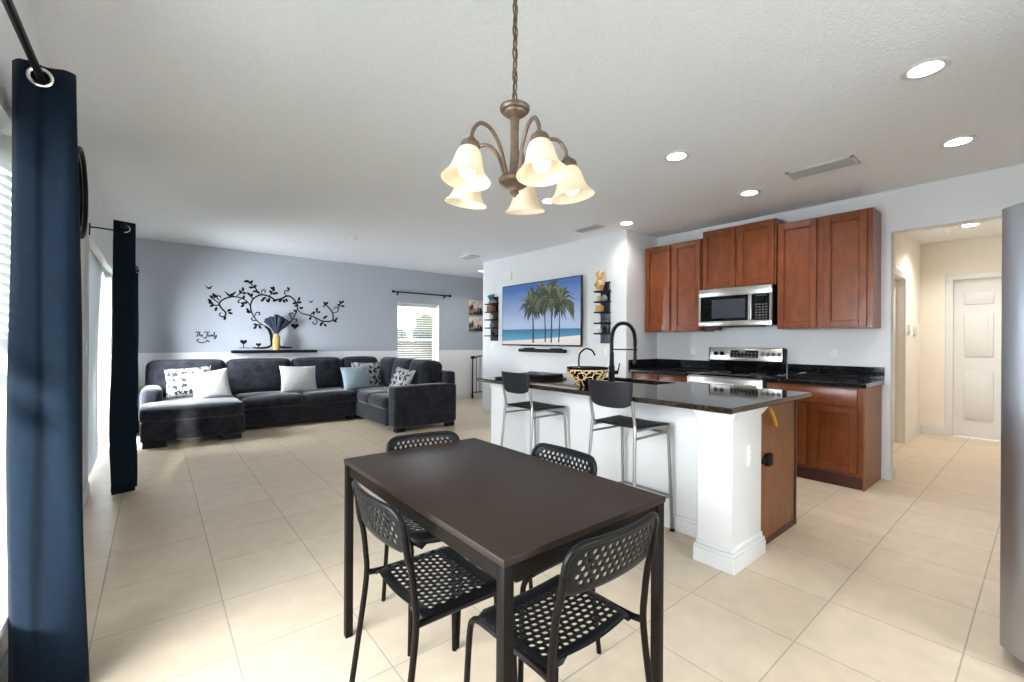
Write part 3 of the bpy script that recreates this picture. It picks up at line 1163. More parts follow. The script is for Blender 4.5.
def make_chair(label):
    t = thing('dining_chair', label, 'chair', (0, 0, 0), 0, 'black perforated dining chairs around the table')
    # seat: a sheet of oval holes, front edge rolled down
    nx, ny, cw, chh = 14, 15, .0272, .0218
    W, D = nx * cw / 2, ny * chh / 2

    def seatmap(x, y):
        u, v = x / W, y / D
        ww = W * (1 - .05 * (v < 0) * v * v)
        k = 1.0
        r = .05
        ey = D - abs(y)
        if ey < r:
            k = (W - r + math.sqrt(max(0, r * r - (r - ey) ** 2))) / W
        z = .452 - .012 * (1 - u * u) * (1 - .3 * v) - .020 * max(0, abs(u) - .86) / .14
        if v > .80:
            z -= .035 * ((v - .80) / .20) ** 2
        if v < -.82:
            z += .016 * ((-v - .82) / .18) ** 2
        return Vector((u * ww * k, y + .022, z))
    bm = perf_sheet(nx, ny, cw, chh, .0196, .0142, lambda i, j: 1 <= i <= nx - 2 and 2 <= j <= ny - 4, seatmap)
    s = obj('seat', bm, M['plastic'], t, world=False, angle=60)
    solidify(s, .004, 1)
    # backrest
    bx_, by_, bw, bh = 14, 7, .0262, .0190
    BW_, BH = bx_ * bw / 2, by_ * bh

    def backmap(x, y):
        v = y + BH / 2
        r = .05
        k = 1.0
        e = BH - v
        if e < r:
            k = (BW_ - r + math.sqrt(max(0, r * r - (r - e) ** 2))) / BW_
        if v < .03:
            k = (BW_ - .03 + math.sqrt(max(0, .03 ** 2 - (.03 - v) ** 2))) / BW_
        xx = x * k
        return Vector((xx, -.178 - .21 * v - .024 * (1 - (xx / BW_) ** 2), .646 + v * .985))
    bm = perf_sheet(bx_, by_, bw, bh, .0135, .0152, lambda i, j: 1 <= i <= bx_ - 2 and 1 <= j <= by_ - 2, backmap)
    s = obj('backrest', bm, M['plastic'], t, world=False, angle=60)
    solidify(s, .0035)
    # rounded rim of the backrest
    pts = []
    n = 14
    for sgn in (-1,):
        pts = [backmap(-BW_, -BH / 2 + .035)]
        pts += [backmap(-BW_, -BH / 2 + BH * q) for q in (.35, .5, .62, .7, .78, .86, .93, .975)]
        pts += [backmap(BW_ * q, BH / 2) for q in (-.99, -.75, -.5, -.25, 0, .25, .5, .75, .99)]
        pts += [backmap(BW_, -BH / 2 + BH * q) for q in (.975, .93, .86, .78, .7, .62, .5, .35)]
        pts += [backmap(BW_, -BH / 2 + .035)]
    obj('back_rim', tube(NB(), pts, .0088, 10), M['plastic'], t, world=False)
    for sx in (-1, 1):
        pb = backmap(sx * BW_, -BH / 2 + BH * .45)
        b = NB()
        tube(b, [(sx * .196, -.212, 0), (sx * .193, -.184, .2), (sx * .188, -.156, .42), (sx * .187, -.160, .52), (sx * .187, -.170, .60), (pb.x + sx * .002, -.182, .645), (pb.x, pb.y, pb.z)], .0098, 10, smooth=4)
        lg = obj('leg', b, M['brownmetal'], t, world=False)
        b = NB()
        tube(b, [(sx * .196, .212, 0), (sx * .190, .202, .25), (sx * .186, .194, .385), (sx * .184, .180, .418), (sx * .182, .15, .430),
                 (sx * .18, .05, .433), (sx * .18, -.10, .436), (sx * .186, -.157, .440)], .0098, 10, smooth=4)
        lg = obj('leg', b, M['brownmetal'], t, world=False)
    b = NB()
    b.free()
    b = tube(NB(), [(-.182, .135, .425), (.182, .135, .425)], .008, 10)
    obj('cross_rail', b, M['brownmetal'], t, world=False)
    return t


G = 'black perforated dining chairs around the table'
c1 = make_chair('black perforated chair at the left long side of the table, whole backrest in view')
c1.location = (.735, 1.325, 0)
c1.rotation_euler = (0, 0, R(-90))
dup(c1, (.925, .905, 0), R(0), 'black perforated chair nearest the camera, at the near end of the table')
dup(c1, (1.02, 1.785, 0), R(180 - 9), 'black perforated chair at the far end of the table, on the sofa side')
dup(c1, (1.178, 1.335, 0), R(91), 'black perforated chair at the far long side, backrest against the island')

# ================================================================ BAR STOOLS
def make_stool(label):
    t = thing('bar_stool', label, 'bar stool', (0, 0, 0), 0, 'charcoal bar stools at the island')
    SH = .72
    bm = NB()
    n = 12
    g = []
    for j in range(n + 1):
        row = []
        for i in range(n + 1):
            u, v = -1 + 2 * i / n, -1 + 2 * j / n
            r = .16
            k = 1
            if abs(v) > 1 - r:
                k = 1 - r + math.sqrt(max(0, r * r - (abs(v) - 1 + r) ** 2))
            z = SH - .016 * (1 - u * u) * (1 - v * v) - (.022 * ((v - .75) / .25) ** 2 if v > .75 else 0) + (.01 * ((-v - .7) / .3) ** 2 if v < -.7 else 0)
            row.append(bm.verts.new((u * (.186 + .016 * v) * k, v * .185, z)))
        g.append(row)
    for j in range(n):
        for i in range(n):
            bm.faces.new((g[j][i], g[j][i + 1], g[j + 1][i + 1], g[j + 1][i]))
    s = obj('seat', bm, M['stoolplastic'], t, world=False, angle=80)
    solidify(s, .011)
    bm = NB()
    g = []
    for j in range(n + 1):
        row = []
        for i in range(n + 1):
            u, v = -1 + 2 * i / n, j / n
            wd = .160 + .018 * v
            low = .03 * (abs(u) ** 4) * (1 - v)      # bottom corners cut up
            zz = .838 + .165 * v + low
            kx = 1.0
            if v > .9:
                kx = .985
            row.append(bm.verts.new((u * wd * kx, -.197 - .10 * (zz - .80) - .028 * (1 - u * u), zz)))
        g.append(row)
    for j in range(n):
        for i in range(n):
            bm.faces.new((g[j][i], g[j][i + 1], g[j + 1][i + 1], g[j + 1][i]))
    s = obj('backrest', bm, M['stoolplastic'], t, world=False, angle=80)
    solidify(s, .010)
    for sx in (-1, 1):
        obj('leg', tube(NB(), [(sx * .195, .20, 0), (sx * .185, .165, .66), (sx * .182, .158, .69), (sx * .178, .135, .703), (sx * .163, 0, .703), (sx * .163, -.16, .703)],
                        .0105, 12, smooth=4), M['chrome'], t, world=False)
        obj('leg', tube(NB(), [(sx * .205, -.235, 0), (sx * .178, -.198, .5), (sx * .170, -.185, .69), (sx * .1645, -.180, .74), (sx * .166, -.195, .82), (sx * .166, -.207, .89)],
                        .0105, 12, smooth=4), M['chrome'], t, world=False)
        f = NB()
        lathe(f, [(0, 0), (.014, 0), (.014, .018), (0, .018)], 12, (sx * .195, .20, 0))
        lathe(f, [(0, 0), (.014, 0), (.014, .018), (0, .018)], 12, (sx * .205, -.235, 0))
        obj('foot_cap', f, M['matteblack'], t, world=False)
    b = NB()
    z = .235
    tube(b, [(-.186, .188, z), (.186, .188, z)], .009, 10)
    tube(b, [(-.193, -.219, z), (-.186, .188, z)], .009, 10)
    tube(b, [(.193, -.219, z), (.186, .188, z)], .009, 10)
    obj('foot_rest', b, M['chrome'], t, world=False)
    b = NB()
    tube(b, [(-.184, .162, .655), (.184, .162, .655)], .008, 10)
    tube(b, [(-.166, .162, .655), (-.172, -.188, .655)], .008, 10)
    tube(b, [(.166, .162, .655), (.172, -.188, .655)], .008, 10)
    obj('stretcher', b, M['chrome'], t, world=False)
    return t


s1 = make_stool('charcoal bar stool with grey legs nearest the camera, at the near half of the island')
s1.location = (2.467, 1.775, 0)
s1.rotation_euler = (0, 0, R(-90))
dup(s1, (2.467, 2.72, 0), R(-90), 'charcoal bar stool at the far half of the island, left of the coral bowl')

# ================================================================ KITCHEN ISLAND
IX0, IX1, IY0, IY1, IZ = 2.30, 3.50, 1.03, 3.34, .914
isl = thing('kitchen_island', 'kitchen island with white panelled base and polished brown-black granite top', 'kitchen island', (2.95, 2.18, 0))
SX0, SX1, SY0, SY1 = 3.08, 3.41, 1.97, 2.66
ct = NB()
wall_c = [(IX0, IX1, IY0, SY0), (IX0, IX1, SY1, IY1), (IX0, SX0, SY0, SY1), (SX1, IX1, SY0, SY1)]
# slab with a sink cut-out: outer and inner loops bridged, edges eased
def slab(bm, x0, x1, y0, y1, z0, z1, hx0=None, hx1=None, hy0=None, hy1=None, ease=.006):
    t = bmesh.new()
    o = [(x0, y0), (x1, y0), (x1, y1), (x0, y1)]
    lay = [(z0, ease), (z0 + ease, 0), (z1 - ease, 0), (z1, ease)]
    rings = []
    for z, k in lay:
        rings.append([t.verts.new((x0 + k if px == x0 else x1 - k, y0 + k if py == y0 else y1 - k, z)) for px, py in o])
    for A, B in zip(rings, rings[1:]):
        for k in range(4):
            t.faces.new((A[k], A[(k + 1) % 4], B[(k + 1) % 4], B[k]))
    if hx0 is None:
        t.faces.new(rings[0][::-1])
        t.faces.new(rings[-1])
    else:
        h = [(hx0, hy0), (hx1, hy0), (hx1, hy1), (hx0, hy1)]
        top = [t.verts.new((x, y, z1)) for x, y in h]
        bot = [t.verts.new((x, y, z0)) for x, y in h]
        for k in range(4):
            j = (k + 1) % 4
            t.faces.new((rings[-1][k], rings[-1][j], top[j], top[k]))
            t.faces.new((rings[0][j], rings[0][k], bot[k], bot[j]))
            t.faces.new((top[k], top[j], bot[j], bot[k]))
    merge(bm, t)
    return bm


obj('countertop', slab(NB(), IX0, IX1, IY0, IY1, IZ - .032, IZ, SX0, SX1, SY0, SY1), M['granite'], isl, angle=20)
sk = NB()
zb = IZ - .24
for (x0, x1, y0, y1, z0, z1) in ((SX0 - .01, SX1 + .01, SY0 - .01, SY1 + .01, zb - .01, zb), (SX0 - .01, SX0, SY0, SY1, zb, IZ - .032), (SX1, SX1 + .01, SY0, SY1, zb, IZ - .032),
                                 (SX0 - .01, SX1 + .01, SY0 - .01, SY0, zb, IZ - .032), (SX0 - .01, SX1 + .01, SY1, SY1 + .01, zb, IZ - .032)):
    box(sk, x0, x1, y0, y1, z0, z1)
obj('sink_basin', sk, M['matteblack'], isl)
KX = 2.705
obj('knee_wall', box(NB(), KX, 2.83, 1.20, 3.28, 0, IZ - .032), M['trim'], isl)
b = NB()
box(b, KX - .015, KX, 1.29, 3.10, 0, .085, .002, 1)
box(b, KX - .010, KX, 1.29, 3.10, .085, .105, .002, 1)
obj('knee_wall_baseboard', b, M['trim'], isl)


def column(y0, y1, x0=2.44, x1=2.82):
    b = NB()
    box(b, x0, x1, y0, y1, 0, IZ - .032, .002, 1)
    c = obj('column', b, M['trim'], isl)
    p = NB()
    f = .024
    box(p, x0 - f, x1 + .012, y0 - f, y1 + f * .6, 0, .082, .002, 1)
    box(p, x0 - f * .8, x1 + .010, y0 - f * .8, y1 + f * .5, .082, .10, .003, 1)
    box(p, x0 - f * .35, x1 + .006, y0 - f * .35, y1 + f * .3, .10, .125, .004, 1)
    obj('plinth', p, M['trim'], c)
    p = NB()
    zt = IZ - .032
    # flared cap
    t = bmesh.new()
    bmesh.ops.create_cube(t, size=1)
    for v in t.verts:
        k = .03 if v.co.z > 0 else .002
        v.co = Vector(((x0 - k) if v.co.x < 0 else (x1 + .02 * (k > .01)), (y0 - k) if v.co.y < 0 else (y1 + k), zt - .012 if v.co.z > 0 else zt - .055))
    merge(p, t)
    box(p, x0 - .03, x1 + .02, y0 - .03, y1 + .03, zt - .012, zt, .001, 1)
    obj('capital', p, M['trim'], c)
    return c


col1 = column(1.09, 1.285)
column(3.11, 3.30)
# cabinet carcass with its veneer end panel, doors on the kitchen side
obj('cabinet_body', box(NB(), 2.83, 3.44, 1.135, 3.27, .10, IZ - .25), M['cherry'], isl)
b = NB()
box(b, 2.845, 3.46, 1.115, 1.14, 0, IZ - .032, .002, 1)
ep = obj('end_panel', b, M['veneer'], isl)
ep['label'] = 'orange-brown veneer end panel'
b = NB()
box(b, 2.845, 3.46, 1.106, 1.116, 0, .03, .002, 1)
box(b, 3.44, 3.462, 1.108, 1.14, 0, IZ - .032, .002, 1)
box(b, 2.845, 2.853, 1.108, 1.118, .03, IZ - .04, .001, 1)
obj('end_panel_trim', b, M['cherry_dark'], isl)
for k in range(4):
    y = 1.17 + k * .53
    if k == 3:
        continue
    d = NB()
    box(d, 3.44, 3.46, y, y + .5, .13, .84, .004, 1)
    box(d, 3.455, 3.463, y + .06, y + .44, .19, .78, .006, 1)
    obj('cabinet_door', d, M['cherry'], isl)
b = NB()
box(b, 2.625, 2.665, 1.082, 1.0905, .545, .665, .004, 2)
for z in (.585, .625):
    box(b, 2.637, 2.653, 1.079, 1.083, z - .012, z + .012, .003, 1)
obj('outlet_plate', b, M['switch'], col1)
b = NB()
box(b, 2.925, 2.995, 1.085, 1.114, .49, .565, .006, 2)
box(b, 2.865, 2.93, 1.098, 1.112, .515, .548, .004, 1)
obj('child_lock', b, M['matteblack'], isl)
b = NB()
tube(b, [(2.965, 1.10, .85), (2.985, 1.088, .81), (3.03, 1.092, .765), (3.07, 1.10, .728)], .015, 8, smooth=4, rz=.006)
st = obj('yellow_strap', b, M['yellow'], isl)
st['label'] = 'yellow strap hanging at the top of the end panel'

# on the island
fx, fy = 3.065, 2.395
fa = thing('spring_faucet', 'tall black spring-neck kitchen faucet standing on the island behind the near stool', 'faucet', (fx, fy, IZ))
dv = Vector((.20, -.17, 0)).normalized()
F = lambda r, z: Vector((fx, fy, IZ)) + dv * r + Vector((0, 0, z))
b = NB()
lathe(b, [(0, 0), (.031, 0), (.031, .006), (.027, .012), (.026, .13), (.02, .138), (.018, .25), (0, .25)], 20, (fx, fy, IZ))
obj('column', b, M['blackmetal'], fa)
path = catmull([F(0, .25), F(0, .36), F(.010, .43), F(.045, .485), F(.098, .503), F(.150, .485), F(.188, .43), F(.20, .36), F(.20, .30)], 14)
obj('hose', tube(NB(), path, .012, 10), M['blackmetal'], fa)
b = NB()
# helical spring around the hose
hp = []
acc = 0
for i, p in enumerate(path):
    if i:
        acc += (p - path[i - 1]).length
n = 46 * 8
tot = acc
cum = [0]
for i in range(1, len(path)):
    cum.append(cum[-1] + (path[i] - path[i - 1]).length)
side = dv.cross(Vector((0, 0, 1)))
for q in range(n + 1):
    s = tot * q / n
    i = max(1, next((k for k, c_ in enumerate(cum) if c_ >= s - 1e-9), len(cum) - 1))
    f = (s - cum[i - 1]) / max(1e-9, cum[i] - cum[i - 1])
    p = path[i - 1].lerp(path[i], f)
    tg = (path[i] - path[i - 1]).normalized()
    nn = tg.cross(side).normalized()
    a = 2 * pi * q / 8
    hp.append(p + (nn * cos(a) + side * sin(a)) * .0158)
obj('spring', tube(b, hp, .0040, 5), M['blackmetal'], fa)
b = NB()
tube(b, [F(.20, .31), F(.20, .27), F(.20, .19), F(.20, .15)], [.012, .014, .015, .017], 14)
obj('spray_head', b, M['blackmetal'], fa)
b = NB()
tube(b, [F(.0, .275), F(.20, .275)], .0055, 8)
tube(b, [F(.20 + .019 * cos(q * pi / 8), .275) + side * .019 * sin(q * pi / 8) for q in range(16)], .005, 6, closed=True)
obj('holder_arm', b, M['blackmetal'], fa)
b = NB()
tube(b, [F(0, .075), F(.025, .075) - side * .0, F(.055, .078)], .017, 12)
tube(b, [F(.052, .08), F(.062, .12), F(.068, .155)], [.007, .006, .005], 8)
obj('lever_handle', b, M['blackmetal'], fa)

gx, gy = 3.0, 2.715
ga = thing('gooseneck_faucet', 'small thin black gooseneck tap on the island behind the coral bowl', 'faucet', (gx, gy, IZ))
dv2 = Vector((.66, -.75, 0)).normalized()
b = NB()
tube(b, [Vector((gx, gy, IZ)) + dv2 * r + Vector((0, 0, z)) for r, z in ((0, .02), (0, .18), (.012, .235), (.06, .275), (.115, .262), (.145, .215))], .0075, 10, smooth=6)
obj('spout', b, M['blackmetal'], ga)
b = NB()
lathe(b, [(0, 0), (.024, 0), (.024, .008), (.015, .014), (.013, .05), (0, .05)], 18, (gx, gy, IZ))
tube(b, [(gx, gy, IZ + .04), (gx - .03, gy + .03, IZ + .05)], .005, 8)
obj('base', b, M['blackmetal'], ga)

# coral bowl
bx0, by0 = 2.555, 2.225
bw = thing('coral_bowl', 'black bowl wrapped in cream gold coral branches on the island', 'bowl', (bx0, by0, IZ))
b = NB()
prof = [(0, .0), (.05, .0), (.058, .008), (.085, .035), (.12, .068), (.145, .105), (.156, .140), (.160, .146), (.155, .145), (.139, .106), (.112, .07), (.078, .04), (.04, .02), (0, .018)]
lathe(b, prof, 36, (bx0, by0, IZ))
obj('bowl', b, M['glossblack'], bw)
b = NB()
rd = random.Random(4)


def surf(th, h):
    out = [(0.0, .058), (.008, .060), (.035, .088), (.068, .123), (.105, .148), (.140, .159)]
    for (h0, r0), (h1, r1) in zip(out, out[1:]):
        if h <= h1:
            r = r0 + (r1 - r0) * (h - h0) / (h1 - h0)
            break
    else:
        r = .159
    return Vector((bx0 + (r + .004) * cos(th), by0 + (r + .004) * sin(th), IZ + h))


def branch(th, h, d, ln, wd, depth):
    pts = [surf(th, h)]
    for q in range(3):
        h = min(.128, max(.004, h + ln * cos(d) / 3))
        th += ln * sin(d) / 3 / .12
        d += rd.uniform(-.35, .35)
        pts.append(surf(th, h))
    tube(b, pts, [wd, wd * .95, wd * .85, wd * .8], 6, smooth=2)
    if depth:
        for sgn in (-1, 1):
            branch(th, h, d + sgn * rd.uniform(.45, .95), ln * rd.uniform(.65, .9), wd * .82, depth - 1)


for k in range(27):
    branch(2 * pi * k / 27 + rd.uniform(-.12, .12), .008 + .05 * (k % 3), rd.uniform(-.5, .5), .042, .0058, 2)
obj('coral_branches', b, M['coral'], bw)

b = NB()
box(b, 2.70, 2.95, 2.86, 3.19, IZ, IZ + .034, .006, 2)
lt = thing('laptop', 'flat dark closed laptop-like slab with grey lid lying on the island beside the far stool', 'laptop', (2.82, 3.02, IZ))
obj('base', b, M['matteblack'], lt)
obj('lid', box(NB(), 2.702, 2.948, 2.862, 3.188, IZ + .034, IZ + .042, .003, 2), mat('grey_aluminium', lin(112, 112, 120), 0.35, 0.6, var=.03), lt)
b = NB()
tube(b, [(2.76 + .035 * cos(q * pi / 8), 3.08 + .05 * sin(q * pi / 8), IZ + .05) for q in range(16)], .007, 8, closed=True)
tag(obj('headset_band', b, M['chrome']), 'small pale oval loop lying on the dark laptop', 'gadget')
b = NB()
box(b, 2.33, 2.40, 3.03, 3.10, IZ, IZ + .022, .006, 2)
box(b, 2.338, 2.392, 3.038, 3.092, IZ + .022, IZ + .026, .002, 1)
tag(obj('charging_puck', b, M['matteblack']), 'small black square gadget at the far left end of the island top', 'gadget')

# ================================================================ WALL CABINETS
def shaker(bm, x, y0, y1, z0, z1, th=.02, fr=.055):
    """recessed panel door facing -x at plane x (front face)"""
    for (a0, a1, b0, b1) in ((y0, y0 + fr, z0, z1), (y1 - fr, y1, z0, z1), (y0 + fr, y1 - fr, z0, z0 + fr), (y0 + fr, y1 - fr, z1 - fr, z1)):
        box(bm, x, x + th, a0, a1, b0, b1, .0025, 1)
    box(bm, x + .014, x + th, y0 + fr - .006, y1 - fr + .006, z0 + fr - .006, z1 - fr + .006)
    k = .007
    for (a0, a1, b0, b1) in ((y0 + fr, y0 + fr + k, z0 + fr, z1 - fr), (y1 - fr - k, y1 - fr, z0 + fr, z1 - fr), (y0 + fr, y1 - fr, z0 + fr, z0 + fr + k), (y0 + fr, y1 - fr, z1 - fr - k, z1 - fr)):
        box(bm, x + .005, x + th, a0, a1, b0, b1, .002, 1)
    return bm


def wall_cabinet(label, y0, y1, z0, z1, xf, splits, gap=.02):
    t = thing('wall_cabinet', label, 'cabinet', (xf + .16, (y0 + y1) / 2, z0), 0, 'cherry wall cabinets')
    b = NB()
    box(b, xf + .021, 5.24, y0, y1, z0, z1, .001, 1)
    obj('body', b, M['cherry'], t)
    for (a, c) in splits:
        obj('door', shaker(NB(), xf, a, c, z0 + .012, z1 - .02), M['cherry'], t)
    return t


XF = 4.92
wall_cabinet('cherry wall cabinet in the corner, left of the microwave', 2.565, 3.325, 1.385, 2.465, XF, [(2.58, 2.925), (2.965, 3.315)])
wall_cabinet('short raised cherry wall cabinet directly above the microwave', 1.775, 2.555, 1.855, 2.535, XF - .005, [(1.79, 2.15), (2.18, 2.545)])
wall_cabinet('cherry wall cabinet right of the microwave, next to the hall opening', .995, 1.765, 1.395, 2.465, XF, [(1.035, 1.36), (1.42, 1.755)])

# microwave
MW = 4.84
mw = thing('microwave', 'stainless over-range microwave with black glass door hung under the raised cabinet', 'microwave', (5.0, 2.16, 1.43))
y0, y1, z0, z1 = 1.78, 2.55, 1.435, 1.852
b = NB()
box(b, MW + .03, 5.24, y0 + .004, y1 - .004, z0 + .006, z1, .003, 1)
obj('body', b, M['matteblack'], mw)
b = NB()
box(b, MW, MW + .032, y0, y1, z0, z0 + .055, .004, 2)
box(b, MW, MW + .032, y0, y1, z1 - .088, z1, .004, 2)
box(b, MW, MW + .032, y1 - .022, y1, z0 + .05, z1 - .08, .003, 1)
box(b, MW, MW + .032, y0, y0 + .024, z0 + .05, z1 - .08, .003, 1)
obj('front_frame', b, M['steel'], mw)
dr = obj('door', box(NB(), MW + .004, MW + .03, 2.008, 2.53, z0 + .052, z1 - .085, .003, 1), M['glossblack'], mw)
obj('door_window', box(NB(), MW + .001, MW + .006, 2.04, 2.40, z0 + .085, z1 - .125, .002, 1), mat('dark_window_mesh', lin(62, 66, 72), .12, 0, var=.1, scale=200), dr)
obj('handle', box(NB(), MW - .035, MW - .012, 1.962, 1.998, z0 + .055, z1 - .088, .008, 3), M['steel'], dr)
cp = obj('control_panel', box(NB(), MW + .002, MW + .03, 1.806, 1.958, z0 + .052, z1 - .085, .003, 1), M['glossblack'], mw)
kp = NB()
for r in range(6):
    for c in range(4):
        box(kp, MW - .0005, MW + .003, 1.822 + c * .032, 1.842 + c * .032, z0 + .07 + r * .028, z0 + .084 + r * .028, .001, 1)
obj('keypad', kp, mat('dim_grey_key_print', lin(92, 92, 96), .5, var=.05), cp)
obj('display', box(NB(), MW - .0005, MW + .003, 1.83, 1.935, z1 - .115, z1 - .097, .001, 1), mat('display_glass', lin(60, 66, 72), .1, var=.05), cp)
b = NB()
box(b, MW + .06, MW + .3, 1.95, 2.38, z0 - .008, z0 + .008, .003, 1)
obj('underside_vent', b, M['matteblack'], mw)
tag(obj('under_cabinet_box', box(NB(), 4.97, 5.06, 2.38, 2.545, 1.395, 1.432, .004, 1), M['cherry_dark']), 'small dark strip under the left edge of the microwave', 'trim')

# ================================================================ BASE CABINETS, COUNTERS, RANGE
BF = 4.64


def base_cabinet(label, y0, y1, drawers, doors):
    t = thing('base_cabinet', label, 'cabinet', (4.95, (y0 + y1) / 2, 0), 0, 'cherry base cabinets')
    b = NB()
    box(b, BF + .021, 5.235, y0, y1, .105, .876, .001, 1)
    obj('body', b, M['cherry'], t)
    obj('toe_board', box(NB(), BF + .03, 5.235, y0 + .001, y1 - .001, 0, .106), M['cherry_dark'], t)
    for (a, c) in drawers:
        d = NB()
        box(d, BF, BF + .02, a, c, .715, .862, .005, 2)
        obj('drawer_front', d, M['cherry'], t)
    for (a, c) in doors:
        obj('door', shaker(NB(), BF, a, c, .135, .695), M['cherry'], t)
    return t


bc = base_cabinet('cherry base cabinet right of the range with drawer and two doors', .995, 1.76, [(1.035, 1.745)], [(1.035, 1.375), (1.41, 1.745)])
b = NB()
box(b, BF + .004, 5.235, .984, .996, .0, .876, .001, 1)
obj('side_panel', b, M['veneer'], bc)
base_cabinet('cherry base cabinet left of the range in the corner', 2.57, 3.33, [(2.585, 2.94), (2.96, 3.315)], [(2.585, 2.94), (2.96, 3.315)])


def counter(label, y0, y1, left):
    t = thing('kitchen_counter', label, 'countertop', (4.92, (y0 + y1) / 2, .876), 0, 'black granite counters by the range')
    obj('slab', slab(NB(), 4.60, 5.235, y0, y1, .876, .914), M['granite_dark'], t, angle=20)
    b = NB()
    box(b, 5.215, 5.239, y0, y1, .915, 1.032, .002, 1)
    if left:
        box(b, 4.60, 5.215, 3.315, 3.338, .915, 1.032, .002, 1)
    obj('backsplash', b, M['granite_dark'], t)
    return t


counter('black granite counter and backsplash right of the range', .965, 1.762, False)
counter('black granite counter and backsplash left of the range', 2.568, 3.338, True)

rg = thing('range', 'stainless electric range with black glass cooktop and knob panel', 'stove', (4.92, 2.165, 0))
y0, y1 = 1.768, 2.562
b = NB()
box(b, 4.64, 5.20, y0 + .004, y1 - .004, .03, .90, .004, 1)
box(b, 4.68, 5.16, y0 + .04, y1 - .04, 0, .03)
obj('body', b, M['steel'], rg)
obj('cooktop', box(NB(), 4.585, 5.16, y0, y1, .90, .922, .006, 2), M['glossblack'], rg)
bn = NB()
for (x, y, r) in ((4.74, 1.97, .10), (4.74, 2.37, .085), (5.01, 1.97, .075), (5.01, 2.37, .10)):
    tube(bn, [(x + r * cos(q * pi / 16), y + r * sin(q * pi / 16), .9225) for q in range(32)], .0018, 4, closed=True)
obj('burner_rings', bn, mat('grey_burner_print', lin(70, 70, 72), .3, var=.05), rg)
dr = obj('oven_door', box(NB(), 4.60, 4.642, y0 + .006, y1 - .006, .22, .885, .006, 2), M['steel'], rg)
obj('oven_window', box(NB(), 4.597, 4.602, y0 + .09, y1 - .09, .36, .70, .004, 1), M['glossblack'], dr)
b = NB()
tube(b, [(4.555, y0 + .05, .82), (4.555, y1 - .05, .82)], .013, 12)
for y in (y0 + .08, y1 - .08):
    tube(b, [(4.555, y, .82), (4.602, y, .82)], .009, 8)
obj('oven_handle', b, M['steel'], dr)
obj('storage_drawer', box(NB(), 4.605, 4.642, y0 + .006, y1 - .006, .05, .205, .006, 2), M['steel'], rg)
# backguard: black riser, then a tilted stainless panel
obj('riser', box(NB(), 5.11, 5.215, y0 + .004, y1 - .004, .922, 1.055, .004, 1), M['glossblack'], rg)
tl = Matrix.Translation((5.105, 0, 1.05)) @ Matrix.Rotation(R(9), 4, 'Y')
b = NB()
box(b, 0, .085, y0, y1, 0, .150, .008, 2, mtx=tl)
bgd = obj('backguard', b, M['steel'], rg)
obj('end_caps', box(box(NB(), -.002, .09, y0 - .004, y0 + .012, -.002, .152, .004, 1, mtx=tl), -.002, .09, y1 - .012, y1 + .004, -.002, .152, .004, 1, mtx=tl), M['matteblack'], bgd)
dp = obj('clock_panel', box(NB(), -.003, .004, 2.015, 2.315, .035, .118, .002, 1, mtx=tl), M['glossblack'], rg)
b = NB()
for r in range(2):
    for c in range(7):
        box(b, -.0042, -.002, 2.035 + c * .039, 2.053 + c * .039, .047 + r * .036, .056 + r * .036, mtx=tl)
box(b, -.0042, -.002, 2.15, 2.22, .095, .11, mtx=tl)
obj('clock_panel_print', b, mat('pale_panel_print', lin(120, 126, 130), .5, var=.05), dp)
for (y, dark) in ((2.48, 1), (2.41, 1), (1.972, 0), (1.918, 0), (1.864, 0), (1.81, 0)):
    b = NB()
    mt = (tl @ Matrix.Rotation(R(-90), 4, 'Y')).to_3x3()
    c = tl @ Vector((0, y, .078))
    lathe(b, [(.024, 0), (.024, .006), (.019, .009), (.017, .026), (.014, .029), (0, .029)], 20, c, mt)
    box(b, -.034, -.024, -.004, .004, -.019, .019, .002, 1, mtx=Matrix.Translation(c) @ tl.to_3x3().to_4x4())
    obj('knob', b, M['matteblack'] if dark else M['chrome'], rg)

# refrigerator at the right edge of the view: rounded door corners
fr = thing('refrigerator', 'tall stainless refrigerator cut off by the right edge of the picture', 'refrigerator', (3.0, -.3, 0))
obj('body', box(NB(), 2.515, 3.41, -.72, -.03, .05, 1.79, .004, 1), M['fridge'], fr)


def rdoor(x0, x1, z0, z1):
    b = NB()
    r = .10
    ol = [(x0, -.025), (x1, -.025)]
    ol += [(x1 - r * .5 + r * .5 * cos(a * pi / 16), .122 - r * .5 + r * .5 * sin(a * pi / 16)) for a in range(0, 9)]
    ol += [(x0 + .115, .122), (x0 + .108, .1205), (x0 + .008, .040), (x0 + .001, .032), (x0, .022)] if x0 < 2.7 else [(x0 + .01, .122), (x0, .112)]
    lo = [b.verts.new((x, y, z0)) for x, y in ol]
    hi = [b.verts.new((x, y, z1)) for x, y in ol]
    b.faces.new(lo[::-1])
    b.faces.new(hi)
    for k in range(len(ol)):
        j = (k + 1) % len(ol)
        b.faces.new((lo[k], lo[j], hi[j], hi[k]))
    return b


obj('door', rdoor(2.497, 2.955, .06, 1.79), M['fridge'], fr)
obj('door', rdoor(2.965, 3.415, .06, 1.79), M['fridge'], fr)
for x in (2.925, 2.995):
    obj('door_handle', box(NB(), x - .012, x + .012, .112, .1225, .75, 1.45, .004, 2), M['matteblack'], fr)
b = NB()
box(b, 2.51, 2.60, -.10, .055, 1.79, 1.815, .006, 2)
lathe(b, [(0, .05), (.026, .049), (.03, 0), (0, 0)], 16, (2.535, .01, 1.79))
obj('hinge_cover', b, M['matteblack'], fr)
b = NB()
box(b, 2.55, 3.38, -.06, .04, .012, .055, .004, 1)
box(b, 2.545, 2.60, -.02, .045, 0, .03, .008, 2)
obj('base_grille', b, M['matteblack'], fr)

